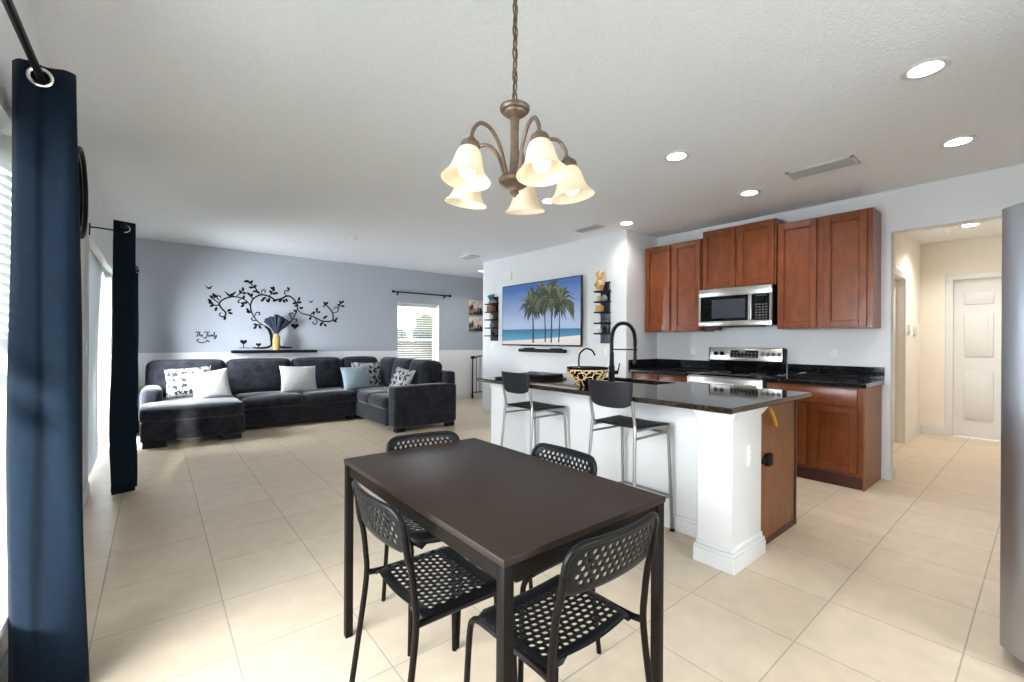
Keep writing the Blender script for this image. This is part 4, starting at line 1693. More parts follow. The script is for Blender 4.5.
# plates and boxes on the kitchen and hall walls
def plate(name, label, cat, axis, p, a, z, w=.072, h=.116, kind='outlet', group='white wall plates'):
    b = NB()
    if axis == 'x':
        box(b, p - .007, p, a - w / 2, a + w / 2, z - h / 2, z + h / 2, .003, 2)
        if kind == 'outlet':
            for dz in (-.02, .02):
                box(b, p - .010, p - .006, a - .014, a + .014, z + dz - .013, z + dz + .013, .003, 1)
        else:
            box(b, p - .012, p - .006, a - .008, a + .008, z - .016, z + .016, .003, 1)
    else:
        box(b, a - w / 2, a + w / 2, p - .007, p, z - h / 2, z + h / 2, .003, 2)
        box(b, a - .008, a + .008, p - .012, p - .006, z - .016, z + .016, .003, 1)
    return tag(obj(name, b, M['switch']), label, cat, group)


plate('wall_outlet', 'white outlet on the kitchen wall right of the range', 'outlet', 'x', 5.24, 1.36, 1.145)
plate('wall_outlet', 'white outlet on the kitchen wall left of the range knob panel', 'outlet', 'x', 5.24, 2.83, 1.145)
plate('wall_outlet', 'white outlet on the white wall below the right shelf column', 'outlet', 'x', 4.56, 3.66, 1.12)
plate('light_switch', 'white switch plate below the left shelf column', 'light switch', 'x', 4.56, 6.09, 1.17, .12, .12, 'switch')
b = NB()
box(b, 4.527, 4.56, 5.60, 5.80, 2.27, 2.41, .006, 2)
box(b, 4.522, 4.53, 5.63, 5.77, 2.30, 2.38, .004, 1)
tag(obj('door_chime', b, M['switch']), 'white box high on the wall above the television', 'door chime')
for (x, lab, w) in ((7.55, 'white thermostat box on the hall wall, nearer of two', .10), (7.95, 'white wall box in the hall, farther of two', .12)):
    b = NB()
    box(b, x - w / 2, x + w / 2, HL - .03, HL, 1.36, 1.50, .006, 2)
    box(b, x - w / 3, x + w / 3, HL - .034, HL - .028, 1.41, 1.47, .003, 1)
    tag(obj('thermostat', b, M['switch']), lab, 'thermostat')
b = NB()
box(b, -.42, -.413, 4.76, 4.84, 1.12, 1.24, .003, 2)
box(b, -.413, -.408, 4.79, 4.81, 1.165, 1.195, .003, 1)
tag(obj('light_switch', b, M['switch']), 'white switch plate on the left wall between the two dark curtains', 'light switch', 'white wall plates')
STROKES=[(0.016,[(1.471,1.226),(1.474,1.318),(1.442,1.419),(1.379,1.479)]),(0.009,[(1.379,1.479),(1.273,1.556),(1.202,1.673),(1.176,1.791),(1.21,1.902),(1.288,1.968),(1.359,1.983),(1.449,1.959),(1.522,1.912),(1.526,1.908),(1.618,1.939),(1.712,1.991),(1.788,1.961),(1.856,1.87),(1.866,1.787),(1.838,1.701),(1.781,1.583)]),(0.013,[(1.781,1.583),(1.695,1.497),(1.584,1.401),(1.544,1.298),(1.566,1.206)]),(0.012,[(1.474,1.257),(1.475,1.175),(1.435,1.139),(1.345,1.123),(1.205,1.126)]),(0.012,[(1.557,1.257),(1.581,1.185),(1.622,1.137),(1.793,1.128)]),(0.008,[(1.176,1.791),(1.133,1.858),(1.048,1.911),(0.931,1.923),(0.817,1.877),(0.761,1.806),(0.794,1.731),(0.842,1.676),(0.835,1.618),(0.794,1.607),(0.762,1.638),(0.789,1.674)]),(0.006,[(1.297,1.988),(1.235,2.094),(1.14,2.175)]),(0.006,[(0.769,1.807),(0.722,1.775),(0.651,1.809)]),(0.006,[(0.761,1.854),(0.734,1.89),(0.737,1.923),(0.769,1.921),(0.777,1.893)]),(0.006,[(0.753,1.815),(0.69,1.868),(0.666,1.895)]),(0.005,[(0.972,1.926),(1.031,1.979),(1.072,2.041)]),(0.006,[(1.056,1.902),(1.014,1.87),(1.011,1.837),(1.04,1.838)]),(0.006,[(1.237,1.625),(1.255,1.685),(1.298,1.697),(1.307,1.662),(1.281,1.652)]),(0.006,[(1.264,1.566),(1.212,1.564),(1.191,1.593),(1.211,1.614)]),(0.006,[(1.335,1.498),(1.282,1.496),(1.247,1.459)]),(0.006,[(1.332,1.981),(1.332,2.041),(1.367,2.068),(1.385,2.041),(1.368,2.02)]),(0.006,[(1.21,1.902),(1.184,1.94),(1.158,1.958)]),(0.006,[(1.185,1.732),(1.151,1.7),(1.133,1.739)]),(0.005,[(1.422,1.967),(1.467,2.001),(1.503,2.095)]),(0.005,[(1.452,1.989),(1.507,2.024),(1.543,2.026)]),(0.006,[(1.712,1.991),(1.67,2.021),(1.677,2.072),(1.715,2.075),(1.721,2.05)]),(0.006,[(1.856,1.87),(1.875,1.914),(1.889,1.953)]),(0.006,[(1.781,1.583),(1.767,1.652),(1.742,1.692),(1.786,1.709),(1.805,1.683)]),(0.006,[(1.8,1.605),(1.852,1.607),(1.852,1.564),(1.819,1.557)]),(0.008,[(1.866,1.787),(1.925,1.715),(2.065,1.679),(2.166,1.64),(2.27,1.589),(2.396,1.589),(2.449,1.628),(2.442,1.739),(2.374,1.835),(2.31,1.875),(2.285,1.848),(2.31,1.827)]),(0.006,[(2.438,1.739),(2.524,1.765),(2.541,1.826),(2.491,1.846),(2.455,1.799)]),(0.006,[(2.534,1.821),(2.567,1.89),(2.61,1.937)]),(0.006,[(2.069,1.679),(2.105,1.724),(2.176,1.748)]),(0.006,[(2.146,1.639),(2.183,1.582),(2.151,1.529),(2.112,1.551),(2.126,1.584)]),(0.005,[(2.449,1.606),(2.503,1.63)])]
LEAVES=[(1.148,2.175,140),(1.123,2.179,180),(1.183,2.169,60),(1.192,2.09,190),(1.235,2.103,60),(1.244,2.034,200),(1.284,2.017,150),(0.659,1.81,170),(0.646,1.841,140),(0.675,1.773,200),(0.722,1.728,250),(0.666,1.895,130),(0.69,1.925,100),(0.705,1.907,70),(1.072,2.045,90),(1.081,1.992,0),(1.039,1.999,110),(0.883,1.707,30),(0.899,1.669,-20),(0.835,1.595,-100),(1.074,1.795,220),(1.082,1.835,200),(1.142,1.72,120),(1.159,1.691,170),(1.158,1.978,140),(1.192,1.961,80),(1.247,1.459,230),(1.256,1.495,160),(1.308,1.467,-60),(1.466,2.031,120),(1.503,2.095,90),(1.512,2.014,20),(1.35,1.901,220),(1.413,1.895,-60),(1.44,1.917,-90),(1.377,1.933,200),(1.081,1.919,80),(1.116,1.843,200),(1.507,2.075,100),(1.534,2.026,0),(1.488,2.094,150),(1.609,1.907,220),(1.656,1.91,-70),(1.693,1.923,-60),(1.526,1.902,200),(1.73,2.103,120),(1.889,1.946,80),(1.895,1.89,20),(1.827,1.879,200),(1.856,1.839,200),(2.176,1.781,80),(2.197,1.743,0),(2.125,1.714,100),(2.075,1.636,240),(2.301,1.645,60),(2.312,1.525,-40),(2.249,1.534,-110),(2.27,1.556,200),(2.322,1.661,40),(2.503,1.63,50),(2.482,1.596,-20),(2.31,1.897,120),(2.341,1.899,60),(2.578,1.924,110),(2.61,1.942,40),(2.611,1.87,-10),(2.556,1.878,150),(1.838,1.743,150)]
HEARTS=[(1.829,1.49,1.6),(1.925,1.8,0.9),(1.085,1.219,1.3),(1.292,1.176,1.0)]
STEMS=[(1.085,1.195),(1.085,1.128),(1.026,1.125),(1.188,1.124),(1.292,1.159),(1.292,1.123),(1.399,1.127)]
BIRDS=[(0.906,1.955,1.2),(0.629,2.04,0.7),(2.08,1.916,0.6),(1.535,1.909,0.7)]

# ================================================================ SECTIONAL SOFA
sf = thing('sectional_sofa', 'large charcoal velvet U-shaped sectional sofa with a chaise on the left', 'sofa', (1.7, 7.3, 0))
S = M['sofa']
def part(name, bm, m=None, parent=None):
    return obj(name, bm, m or S, parent or sf, angle=70)


# bases
part('chaise_base', cushion(NB(), -.13, .90, 6.50, 7.90, .062, .30, .03, n=8))
part('sofa_base', cushion(NB(), .90, 2.50, 6.97, 7.92, .062, .30, .03, n=8))
part('corner_base', cushion(NB(), 2.48, 3.44, 5.78, 7.92, .062, .30, .03, n=8))
# seat cushions
part('chaise_cushion', cushion(NB(), -.145, .895, 6.47, 7.62, .29, .465, .06, (0, .02, .02), n=10))
part('seat_cushion', cushion(NB(), .905, 1.70, 6.93, 7.62, .29, .46, .06, (0, .015, .018), n=10))
part('seat_cushion', cushion(NB(), 1.705, 2.50, 6.93, 7.62, .29, .46, .06, (0, .015, .018), n=10))
part('seat_cushion', cushion(NB(), 2.51, 3.20, 6.86, 7.62, .29, .46, .06, (.012, .0, .018), n=10))
part('seat_cushion', cushion(NB(), 2.45, 3.14, 5.79, 6.40, .29, .46, .06, (.015, .01, .018), n=10))
part('seat_cushion', cushion(NB(), 2.45, 3.14, 6.405, 6.87, .29, .46, .06, (.015, .01, .018), n=10))
# frame back rails
part('back_frame', cushion(NB(), -.10, 3.44, 7.80, 7.95, .2, .80, .05, n=8))
part('back_frame', cushion(NB(), 3.34, 3.49, 5.60, 7.9, .2, .805, .04, n=8))
# arms
part('arm', cushion(NB(), -.145, .08, 7.02, 7.90, .20, .635, .07, (0, .01, .012), n=10))
part('arm', cushion(NB(), 2.50, 3.48, 5.55, 5.79, .062, .625, .045, (.0, .012, .012), n=10))


def back_cushion(x0, x1, y, z0, z1, th, lean, along='x'):
    b = NB()
    w_ = x1 - x0
    cushion(b, -w_ / 2, w_ / 2, -th / 2, th / 2, 0, z1 - z0, .085, (.012, .035, .015), n=12)
    if along == 'x':
        mt = Matrix.Translation(((x0 + x1) / 2, y, z0)) @ Matrix.Rotation(-lean, 4, 'X')
    else:
        mt = Matrix.Translation((y, (x0 + x1) / 2, z0)) @ Matrix.Rotation(R(-90), 4, 'Z') @ Matrix.Rotation(-lean, 4, 'X')
    b.transform(mt)
    return b


for (x0, x1) in ((-.09, .805), (.81, 1.68), (1.69, 2.46), (2.47, 3.10)):
    part('back_cushion', back_cushion(x0, x1, 7.62, .44, .965, .25, R(8)))
for (y0, y1) in ((5.82, 6.38), (6.40, 7.0), (7.02, 7.55)):
    part('back_cushion', back_cushion(y0, y1, 3.20, .44, .955, .32, R(7), 'y'))
for (x, y) in ((-.09, 6.53), (.66, 6.53), (2.56, 5.62), (3.34, 5.62), (-.05, 7.8), (3.34, 7.8), (1.0, 7.05), (2.40, 7.05)):
    f = NB()
    w_ = .22 if x < 2 else .14
    box(f, x - .02, x + w_ - .02, y - .03, y + .06, 0, .07, .006, 1)
    obj('foot', f, M['matteblack'], sf)

# throw pillows
def pillow(name, label, m, w_, h_, th, loc, rz, lean, roll=0, seed=0, rough=0.0, n=14):
    b = pillow_bm(w_, h_, th, .07, n, seed, rough)
    o = obj(name, b, m, angle=80)
    o.matrix_basis = Matrix.Translation(loc) @ Matrix.Rotation(rz, 4, 'Z') @ Matrix.Rotation(-lean, 4, 'X') @ Matrix.Rotation(roll, 4, 'Y')
    return tag(o, label, 'pillow', 'throw pillows on the sofa')


pillow('throw_pillow', 'black and white printed pillow on the chaise, left of the white one', M['print'], .52, .44, .16, (.36, 7.40, .665), R(-6), R(20), R(-4))
pillow('throw_pillow', 'fluffy white pillow leaning on the printed pillow on the chaise', M['fur'], .43, .43, .16, (.585, 7.12, .645), R(-10), R(28), R(-10), 3, .006, 26)
pillow('throw_pillow', 'fluffy white pillow in the middle of the sofa below the black shelf', M['fur'], .53, .43, .17, (1.71, 7.27, .655), R(4), R(20), R(2), 4, .006, 26)
pillow('throw_pillow', 'pale blue-grey pillow near the sofa corner, in front of a printed one', M['bluefab'], .46, .40, .16, (2.55, 7.17, .64), R(3), R(20), R(-3), 5, .005, 24)
pillow('throw_pillow', 'black and white printed pillow behind the pale blue pillow in the sofa corner', M['print'], .52, .45, .14, (2.80, 7.34, .67), R(-4), R(16), R(2))
pillow('throw_pillow', 'printed pillow behind the right arm of the sofa', M['print'], .44, .42, .16, (2.88, 6.17, .64), R(-74), R(22), R(6))

# ================================================================ BACK WALL
WY = 8.05
dcl = thing('tree_wall_decal', 'black tree decal with curling leafy branches on the grey-blue wall above the shelf', 'wall decal', (1.5, WY, 1.1))
b = NB()
for wd, pts in STROKES:
    ribbon(b, pts, wd * 1.5, WY - .002, 5)
o = obj('branches', b, M['decal'], dcl, smooth=False)
solidify(o, .002)
b = NB()
for (x, z, a) in LEAVES:
    a = R(a)
    ln, wd = .074, .019
    pts = []
    for q in range(9):
        s = q / 8
        pts.append((s * ln, wd * sin(pi * s) ** .8))
    pts += [(p[0], -p[1]) for p in pts[-2:0:-1]]
    poly(b, [(x + p[0] * cos(a) - p[1] * sin(a) - ln * .4 * cos(a), z + p[0] * sin(a) + p[1] * cos(a) - ln * .4 * sin(a)) for p in pts], WY - .003)
o = obj('leaves', b, M['decal'], dcl, smooth=False)
solidify(o, .002)
for (x, z, s) in HEARTS:
    b = NB()
    pts = []
    for q in range(28):
        t_ = 2 * pi * q / 28
        pts.append((x + s * .0024 * 16 * sin(t_) ** 3, z + s * .0022 * (13 * cos(t_) - 5 * cos(2 * t_) - 2 * cos(3 * t_) - cos(4 * t_))))
    poly(b, pts, WY - .003)
    o = obj('heart', b, M['decal'], dcl, smooth=False)
    solidify(o, .002)
b = NB()
b.free()
for (s0, s1), (g0, g1) in (((0, 2), (2, 4)), ((4, 6), (5, 7))):
    b = NB()
    ribbon(b, STEMS[s0:s1], .006, WY - .002, taper=False)
    ribbon(b, STEMS[g0:g1], .005, WY - .0021, taper=False)
    o = obj('heart_stem', b, M['decal'], dcl, smooth=False)
    solidify(o, .002)
for (x, z, s) in BIRDS:
    b = NB()
    pts = [(-.075, .045), (-.04, .025), (-.012, .0), (.0, .012), (.02, .02), (.06, .05), (.055, .02), (.03, -.008), (.045, -.015), (.02, -.026), (-.01, -.03), (-.03, -.018), (-.05, .012)]
    poly(b, [(x + s * p[0], z + s * p[1]) for p in pts], WY - .003)
    o = obj('bird', b, M['decal'], dcl, smooth=False)
    solidify(o, .002)


def text_mesh(body, size, loc, shear=.3):
    cu = bpy.data.curves.new('txt', 'FONT')
    cu.body = body
    cu.size = size
    cu.shear = shear
    cu.extrude = .001
    cu.offset = -.0006
    o = bpy.data.objects.new('txt', cu)
    COL.objects.link(o)
    dg = bpy.context.evaluated_depsgraph_get()
    me = o.evaluated_get(dg).to_mesh()
    bm = bmesh.new()
    bm.from_mesh(me)
    o.evaluated_get(dg).to_mesh_clear()
    bpy.data.objects.remove(o)
    bm.transform(Matrix.Translation(loc) @ Matrix.Rotation(R(90), 4, 'X'))
    return bm


# 'The Family' lettering in brush-like strokes
fam = NB()
def stroke(pts, wd=.006):
    ribbon(fam, [(.462 + p[0] * .00064, 1.296 + p[1] * .00064) for p in pts], wd, WY - .002, 5)


# T h e
stroke([(0, 92), (30, 112), (70, 104), (105, 116)], .006)
stroke([(62, 106), (54, 60), (38, 14), (18, 8)], .007)
stroke([(92, 118), (84, 60), (78, 8)], .006)
stroke([(78, 22), (98, 46), (110, 36), (108, 10), (118, 8)], .005)
stroke([(124, 26), (146, 34), (142, 46), (126, 40), (124, 16), (140, 4), (158, 14)], .005)
# F a m i l y
stroke([(176, 84), (200, 112), (250, 106), (290, 116)], .007)
stroke([(240, 108), (234, 50), (218, -10), (188, -36), (164, -26), (172, -12)], .008)
stroke([(214, 52), (240, 58), (262, 54)], .005)
stroke([(284, 44), (262, 44), (256, 16), (272, 6), (288, 40), (288, 10), (298, 8)], .005)
stroke([(302, 10), (304, 44), (316, 40), (318, 10), (322, 42), (334, 40), (336, 10), (344, 8)], .005)
stroke([(350, 44), (350, 12), (358, 8)], .005)
stroke([(350, 64), (353, 68)], .005)
stroke([(364, 12), (380, 96), (370, 100), (366, 14), (378, 8)], .005)
stroke([(386, 44), (390, 16), (402, 14), (412, 46), (408, -10), (388, -46), (368, -34), (394, -4), (424, 14)], .006)
# flourish under the name
stroke([(66, -56), (44, -70), (40, -96), (60, -120), (110, -140), (160, -134), (210, -118), (240, -92), (232, -74), (218, -86)], .007)
stroke([(240, -92), (262, -100), (268, -122), (258, -134)], .007)
stroke([(44, -72), (64, -66), (84, -72)], .006)
o = obj('family_lettering', fam, M['decal'], smooth=False)
solidify(o, .002)
tag(o, 'small black script lettering reading The Family on the grey-blue wall', 'wall decal')

b = NB()
box(b, .915, 2.14, 7.86, WY, 1.045, 1.09, .003, 1)
tag(obj('floating_shelf', b, M['matteblack']), 'long black floating shelf on the back wall under the tree decal', 'shelf')
vs = thing('vase', 'slim ribbed gold vase on the black floating shelf', 'vase', (1.53, 7.93, 1.09))
b = NB()
prof = [(0, 1.09), (.05, 1.09), (.056, 1.10)]
for k in range(9):
    z = 1.105 + k * .022
    prof += [(.058, z), (.052, z + .012)]
prof += [(.05, 1.305), (.034, 1.33), (.026, 1.345), (.03, 1.356), (.024, 1.355), (.02, 1.34), (0, 1.335)]
lathe(b, prof, 24, (1.53, 7.93, 0))
obj('body', b, M['gold'], vs)
fea = thing('feather_bouquet', 'fan of dark navy feathers standing in the gold vase', 'feathers', (1.53, 7.93, 1.30))
MF = mat('dark_navy_feather', lin(30, 40, 60), .8, var=.4, scale=14, sheen=.4)
rd = random.Random(11)
for k in range(17):
    a = R(-44 + 88 * k / 16)
    ln = .34 + rd.uniform(-.02, .02) - .05 * abs(sin(a))
    yy = rd.uniform(-.035, .02)
    b = NB()
    base_ = Vector((1.53, 7.93, 1.31))
    tip = Vector((1.53 + sin(a) * ln * .82, 7.93 + yy, 1.31 + (.10 + cos(a) * ln * .72)))
    side_ = Vector((cos(a), 0, -sin(a)))
    n = 8
    prev = None
    for q in range(n + 1):
        s = q / n
        p = base_.lerp(tip, s) + Vector((0, 0, .03 * sin(pi * s)))
        wdt = .003 + .032 * s ** 1.2 if s < .92 else .025
        l, m_, r_ = b.verts.new(p - side_ * wdt), b.verts.new(p + Vector((0, -.008 * s, 0))), b.verts.new(p + side_ * wdt)
        if prev:
            b.faces.new((prev[0], prev[1], m_, l))
            b.faces.new((prev[1], prev[2], r_, m_))
        prev = (l, m_, r_)
    o = obj('feather', b, MF, fea, angle=80)
    solidify(o, .004)


def canvas(z0, z1, label, seed):
    t = thing('canvas_print', label, 'wall art', (5.5, WY, z0), 0, 'sepia canvas prints')
    b = NB()
    box(b, 5.33, 5.68, 8.015, WY, z0, z1, .004, 1)
    m, nt, p = new_mat('sepia_canvas_print')
    tc = nt.nodes.new('ShaderNodeTexCoord')
    nz = nt.nodes.new('ShaderNodeTexNoise')
    nz.inputs['Scale'].default_value = 7 + seed
    nz.inputs['Detail'].default_value = 3
    nt.links.new(tc.outputs['Object'], nz.inputs['Vector'])
    sp = nt.nodes.new('ShaderNodeSeparateXYZ')
    nt.links.new(tc.outputs['Object'], sp.inputs[0])
    mr = nt.nodes.new('ShaderNodeMapRange')
    mr.inputs[1].default_value = .02
    mr.inputs[2].default_value = .30
    mr.inputs[3].default_value = .25
    mr.inputs[4].default_value = -.12
    nt.links.new(sp.outputs[2], mr.inputs[0])
    ad = nt.nodes.new('ShaderNodeMath')
    nt.links.new(nz.outputs[0], ad.inputs[0])
    nt.links.new(mr.outputs[0], ad.inputs[1])
    cr = nt.nodes.new('ShaderNodeValToRGB')
    e0 = cr.color_ramp.elements
    e0[0].position, e0[0].color = .42, lin(226, 214, 202)
    e0[1].position, e0[1].color = .68, lin(44, 30, 26)
    e2 = e0.new(.55)
    e2.color = lin(176, 150, 134)
    nt.links.new(ad.outputs[0], cr.inputs[0])
    nt.links.new(cr.outputs[0], p.inputs['Base Color'])
    p.inputs['Roughness'].default_value = .6
    obj('canvas', b, m, t)
    b = NB()
    for (xx, hgt) in ((5.44, .16), (5.52, .20), (5.58, .13)):
        tube(b, [(xx, 8.012, z0 + .06), (xx + .01 * seed, 8.012, z0 + .06 + hgt)], .003, 6)
        for a in range(5):
            q = a * 2 * pi / 5
            t2 = bmesh.new()
            bmesh.ops.create_icosphere(t2, subdivisions=1, radius=.02)
            for v in t2.verts:
                v.co = Vector((v.co.x * .8 + xx + .01 * seed + .022 * cos(q), v.co.y * .12 + 8.013, v.co.z * .8 + z0 + .06 + hgt + .022 * sin(q)))
            merge(b, t2)
    obj('flower_motif', b, mat('pale_petal_print', lin(232, 220, 208), .6, var=.08), t)


canvas(1.84, 2.16, 'upper sepia flower canvas on the back wall near the corner', 1)
canvas(1.48, 1.79, 'lower sepia flower canvas on the back wall near the corner', 2)

gt = thing('safety_gate', 'black metal barred safety gate standing in the passage beyond the sofa', 'gate', (5.6, 7.9, 0))
b = NB()
zt = .90
tube(b, [(5.36, 7.93, .1), (5.36, 7.93, zt), ], .016, 10)
tube(b, [(6.15, 7.80, .1), (6.15, 7.80, zt + .02)], .016, 10)
tube(b, [(5.36, 7.93, .14), (6.15, 7.80, .14)], .012, 8)
tube(b, [(5.36, 7.93, zt - .02), (5.5, 7.91, zt + .02), (5.8, 7.865, zt + .05), (6.15, 7.80, zt)], .013, 8, smooth=4)
obj('frame', b, M['blackmetal'], gt)
for k in range(8):
    f = (k + 1) / 9
    b = NB()
    tube(b, [(5.36 + .79 * f, 7.93 - .13 * f, .14), (5.36 + .79 * f, 7.93 - .13 * f, zt + .01)], .007, 8)
    obj('bar', b, M['blackmetal'], gt)
b = NB()
box(b, 5.325, 5.40, 7.90, 7.96, zt - .03, zt + .03, .01, 2)
obj('latch', b, M['blackmetal'], gt)
b = NB()
for x, y in ((5.36, 7.93), (6.15, 7.80)):
    tube(b, [(x, y, 0), (x, y, .11)], .02, 10)
obj('foot_post', b, M['blackmetal'], gt)

# ================================================================ TELEVISION WALL
TX = 4.56
tv = thing('television', 'large wall-mounted television showing palms on a beach', 'television', (TX, 4.90, 1.18))
ty0, ty1, tz0, tz1 = 4.02, 5.772, 1.185, 2.162
obj('back_housing', box(NB(), TX - .045, TX - .002, ty0 + .1, ty1 - .1, tz0 + .08, tz1 - .08, .006, 1), M['matteblack'], tv)
b = NB()
box(b, TX - .075, TX - .045, ty0, ty1, tz0, tz1, .003, 1)
obj('bezel', b, M['glossblack'], tv)
# screen picture : local coordinates y to the left, z up
SCX = TX - .0765
w_, h_ = ty1 - ty0 - .024, tz1 - tz0 - .036
sy0, sz0 = ty1 - .012, tz0 + .022     # left bottom corner as seen


def screen_mat(name, c0, c1, z0_, z1_, st=1.0, noise=0.0, sc=20):
    m, nt, p = new_mat(name)
    p.inputs['Base Color'].default_value = (.01, .01, .01, 1)
    p.inputs['Roughness'].default_value = .15
    tc = nt.nodes.new('ShaderNodeTexCoord')
    sp = nt.nodes.new('ShaderNodeSeparateXYZ')
    nt.links.new(tc.outputs['Object'], sp.inputs[0])
    mr = nt.nodes.new('ShaderNodeMapRange')
    mr.inputs[1].default_value = z0_
    mr.inputs[2].default_value = z1_
    nt.links.new(sp.outputs[2], mr.inputs[0])
    mx = nt.nodes.new('ShaderNodeMix')
    mx.data_type = 'RGBA'
    mx.inputs[6].default_value = c0
    mx.inputs[7].default_value = c1
    src = mr.outputs[0]
    if noise:
        nz = nt.nodes.new('ShaderNodeTexNoise')
        nz.inputs['Scale'].default_value = sc
        nt.links.new(tc.outputs['Object'], nz.inputs['Vector'])
        sb = nt.nodes.new('ShaderNodeMath')
        sb.operation = 'MULTIPLY_ADD'
        sb.inputs[1].default_value = noise
        nt.links.new(nz.outputs[0], sb.inputs[0])
        nt.links.new(mr.outputs[0], sb.inputs[2])
        src = sb.outputs[0]
    nt.links.new(src, mx.inputs[0])
    nt.links.new(mx.outputs[2], p.inputs['Emission Color'])
    p.inputs['Emission Strength'].default_value = st
    return m


sm = [screen_mat('screen_sky', lin(170, 188, 214), lin(62, 98, 158), .30, .95, .34, .25, 2.5),
      screen_mat('screen_sea', lin(84, 150, 178), lin(46, 92, 134), .08, .26, .34),
      screen_mat('screen_sand', lin(206, 200, 196), lin(222, 214, 206), .0, .15, .34, .3, 14),
      screen_mat('screen_trunk', lin(34, 30, 34), lin(62, 56, 52), .0, .6, .34),
      screen_mat('screen_frond_dark', lin(36, 46, 38), lin(58, 68, 50), .4, .95, .34),
      screen_mat('screen_frond_light', lin(76, 82, 54), lin(112, 112, 74), .4, .95, .34)]
b = NB()
RO = thing('x', 'x', 'x')
def q2(u, v, d=0):
    """u, v in 0..1 across the picture"""
    return Vector((SCX - d, sy0 - u * w_, sz0 + v * h_))


def face(pts, mi, d):
    f = b.faces.new([b.verts.new(q2(u, v, d)) for u, v in pts])
    f.material_index = mi


face([(0, .25), (1, .24), (1, 1), (0, 1)], 0, 0)
face([(0, .03), (1, .05), (1, .245), (0, .252)], 1, .0002)
face([(0, 0), (1, 0), (1, .145), (.82, .125), (.6, .095), (.3, .075), (0, .055)], 2, .0004)
rd = random.Random(3)
palms = [(.445, .03, .425, .64, .0105, .33), (.60, .04, .575, .70, .008, .31), (.672, .03, .665, .74, .0085, .33), (.762, .04, .765, .64, .007, .31)]
dd = .0006
for (ub, vb, ut, vt, tw, rr) in palms:
    N = 8
    pts = [(ub + (ut - ub) * s / N + .008 * sin(pi * s / N), vb + (vt - vb) * s / N) for s in range(N + 1)]
    face([(u - tw * (1 - .35 * i / N), v) for i, (u, v) in enumerate(pts)] + [(u + tw * (1 - .35 * i / N), v) for i, (u, v) in reversed(list(enumerate(pts)))], 3, dd)
    dd += .0001
    for k in range(64):
        a = rd.uniform(0, 2 * pi)
        ln = rr * rd.uniform(.55, 1.05)
        cx, cy_ = ut + rd.uniform(-.02, .02), vt + rd.uniform(-.02, .05)
        mid = (cx + .55 * ln * cos(a) * .62, cy_ + .55 * ln * sin(a) + .05)
        end = (cx + ln * cos(a) * .62, cy_ + ln * sin(a) * .9 - .06 * abs(cos(a)))
        wq = .018
        cl = lambda p: (min(.995, max(.005, p[0])), min(.995, max(.02, p[1])))
        fp = [cl((cx, cy_)), cl((mid[0] - wq * sin(a), mid[1] + wq * cos(a))), cl(end), cl((mid[0] + wq * sin(a), mid[1] - wq * cos(a)))]
        try:
            face(fp, 4 if rd.random() < .58 else 5, dd)
        except ValueError:
            pass
        dd += .000008
# one long drooping frond
for k in range(5):
    face([(.80 + .012 * k, .72 - .02 * k), (.90 + .008 * k, .66 - .01 * k), (.905 + .008 * k, .40 - .02 * k + .04 * (k % 2)), (.86 + .01 * k, .60)], 4 if k % 2 else 5, dd)
    dd += .0001
bpy.data.objects.remove(RO)
# recentre the picture mesh on the screen's corner so its gradients use local height
b.transform(Matrix.Translation((-SCX, 0, -sz0)))
me = bpy.data.meshes.new('screen')
b.to_mesh(me)
b.free()
for x in sm:
    me.materials.append(x)
so = bpy.data.objects.new('screen', me)
COL.objects.link(so)
so.parent = tv
so.location = Vector((SCX, 0, sz0)) - tv.location

sb = thing('soundbar', 'long black soundbar mounted under the television', 'soundbar', (TX, 4.93, 1.08))
obj('body', box(NB(), TX - .085, TX - .012, 4.34, 5.34, 1.09, 1.14, .012, 3), M['matteblack'], sb)
for y in (4.54, 5.14):
    obj('mount_bracket', box(NB(), TX - .06, TX, y - .10, y + .10, 1.135, 1.155, .004, 1), M['blackmetal'], sb)
obj('grille', box(NB(), TX - .0875, TX - .083, 4.37, 5.31, 1.098, 1.132, .002, 1), mat('dark_speaker_cloth', lin(30, 30, 31), .9, var=.2, scale=300), sb)


def shelf_column(label, y0, y1, z0, z1, levels, back):
    t = thing('shelf_column', label, 'wall shelf', (TX, (y0 + y1) / 2, z0), 0, 'narrow ladder shelves beside the television')
    ym = y0 + .0
    obj('back_panel', box(NB(), TX - .02, TX, y0, y1 - .01, z0, z1, .002, 1), back, t)
    for z in levels:
        obj('shelf', box(NB(), TX - .135, TX - .002, y0 - .015, y1 + .012, z - .009, z + .009, .002, 1), M['matteblack'], t)
    return t


MB_ = mat('blue_black_lacquer', lin(34, 44, 58), .12, var=.1)
shelf_column('left black ladder shelf on the white wall, between the canvas prints and the television', 5.97, 6.18, 1.26, 2.02, (1.345, 1.48, 1.62, 1.755, 1.89), M['matteblack'])
shelf_column('right ladder shelf between the television and the wall corner', 3.585, 3.745, 1.235, 2.035, (1.36, 1.495, 1.635, 1.77, 1.905), MB_)
X = TX - .075


def blob(name, label, cat, m, prof, y, z, seg=16, squash=1.0):
    b = NB()
    lathe(b, prof, seg, (X, y, z))
    return tag(obj(name, b, m), label, cat)


def smallbox(name, label, cat, m, y, z, wx, wy, h, bev=.004):
    b = NB()
    box(b, X - wx / 2, X + wx / 2, y - wy / 2, y + wy / 2, z, z + h, bev, 2)
    box(b, X - wx / 2 - .002, X - wx / 2 + .001, y - wy * .36, y + wy * .36, z + h * .15, z + h * .85, .001, 1)
    return tag(obj(name, b, m), label, cat)


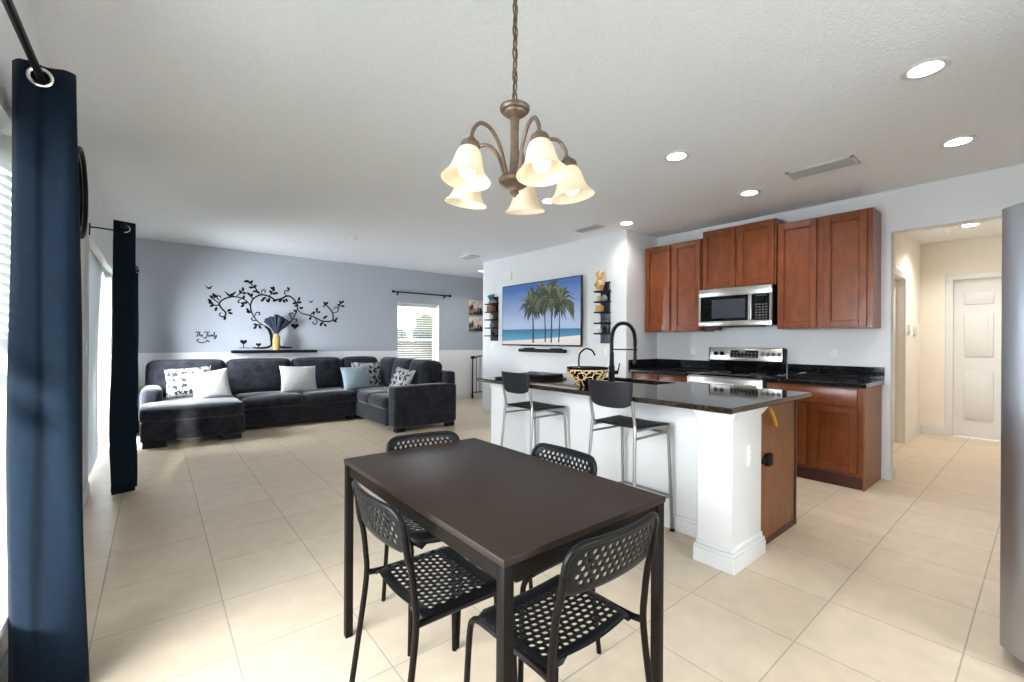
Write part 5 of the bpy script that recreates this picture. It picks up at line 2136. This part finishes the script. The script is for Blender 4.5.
# right shelf contents
b = NB()
zt = 1.914
lathe(b, [(0, 0), (.05, 0), (.052, .012), (.042, .02), (.05, .06), (.056, .10), (.045, .14), (.03, .155), (.042, .18), (.048, .215), (.036, .25), (.018, .268), (0, .272)], 18, (X, 3.70, zt))
for s in (-1, 1):
    tube(b, [(X, 3.70 + s * .045, zt + .12), (X - .02, 3.70 + s * .07, zt + .08), (X - .045, 3.70 + s * .03, zt + .06)], [.018, .016, .012], 8, smooth=3)
    t = bmesh.new()
    bmesh.ops.create_icosphere(t, subdivisions=2, radius=.02)
    t.transform(Matrix.Translation((X - .005, 3.70 + s * .042, zt + .235)))
    merge(b, t)
tag(obj('figurine', b, M['gold']), 'gold seated figurine on top of the right ladder shelf', 'figurine')
GREEN = mat('pale_green_wax', lin(178, 180, 132), .6, var=.1)
ORG = mat('tan_orange_paper', lin(214, 160, 96), .6, var=.12)
GRY = mat('grey_stoneware', lin(128, 128, 130), .5, var=.2)
BRN = mat('brown_picture_box', lin(112, 70, 42), .5, var=.4, scale=30)
CRM = mat('cream_ceramic', lin(214, 204, 188), .4, var=.06)
BLU = mat('blue_glazed_leaf', lin(74, 116, 146), .35, var=.25)
blob('candle', 'pale green candle on the right ladder shelf', 'candle', GREEN, [(0, 0), (.034, 0), (.034, .065), (.028, .07), (.004, .068), (.003, .08), (0, .08)], 3.71, 1.779)
smallbox('keepsake_box', 'small tan orange box on the right ladder shelf', 'box', ORG, 3.70, 1.644, .07, .085, .085)
blob('jar', 'dark round jar on the upper right ladder shelf', 'jar', GRY, [(0, 0), (.03, 0), (.04, .02), (.04, .05), (.024, .07), (.024, .085), (0, .085)], 3.63, 1.779)
blob('cup', 'pale small cup on the lowest part of the right ladder shelf', 'cup', CRM, [(0, 0), (.028, 0), (.036, .055), (.033, .055), (.025, .006), (0, .006)], 3.70, 1.369)
blob('bottle', 'black small bottle beside the cup on the right ladder shelf', 'bottle', M['matteblack'], [(0, 0), (.026, 0), (.028, .05), (.012, .07), (.012, .09), (0, .09)], 3.62, 1.369)
# left shelf contents
b = NB()
rd = random.Random(5)
lathe(b, [(0, 0), (.03, 0), (.035, .03), (.02, .05), (0, .05)], 14, (X, 6.10, 1.985))
for k in range(9):
    a = rd.uniform(0, 2 * pi)
    tp = Vector((X + .06 * cos(a), 6.10 + .10 * sin(a), 2.10 + rd.uniform(.0, .05)))
    bs = Vector((X, 6.10, 2.02))
    md = bs.lerp(tp, .6) + Vector((0, 0, .03))
    tube(b, [bs, md, tp], [.006, .016, .002], 6, smooth=3)
b.transform(Matrix.Translation((0, 0, -.086)))
tag(obj('ornament', b, BLU), 'blue leafy ornament on top of the left ladder shelf', 'ornament')
blob('shell', 'grey shell-like ornament below the blue one on the left ladder shelf', 'ornament', GRY, [(0, 0), (.05, 0), (.06, .02), (.045, .05), (.02, .07), (0, .075)], 6.02, 1.899)
smallbox('picture_box', 'brown picture box on the left ladder shelf', 'box', BRN, 6.08, 1.764, .08, .16, .10)
blob('jar', 'cream jar on the middle of the left ladder shelf', 'jar', CRM, [(0, 0), (.034, 0), (.042, .03), (.038, .07), (.026, .085), (0, .09)], 6.08, 1.629)
blob('vase', 'grey little vase on the left ladder shelf', 'vase', GRY, [(0, 0), (.026, 0), (.04, .04), (.022, .085), (.028, .10), (.024, .10), (.018, .085), (0, .08)], 6.06, 1.489)
blob('candle', 'dark candle on the lowest part of the left ladder shelf', 'candle', M['matteblack'], [(0, 0), (.03, 0), (.03, .06), (.004, .062), (.003, .074), (0, .074)], 6.03, 1.354)
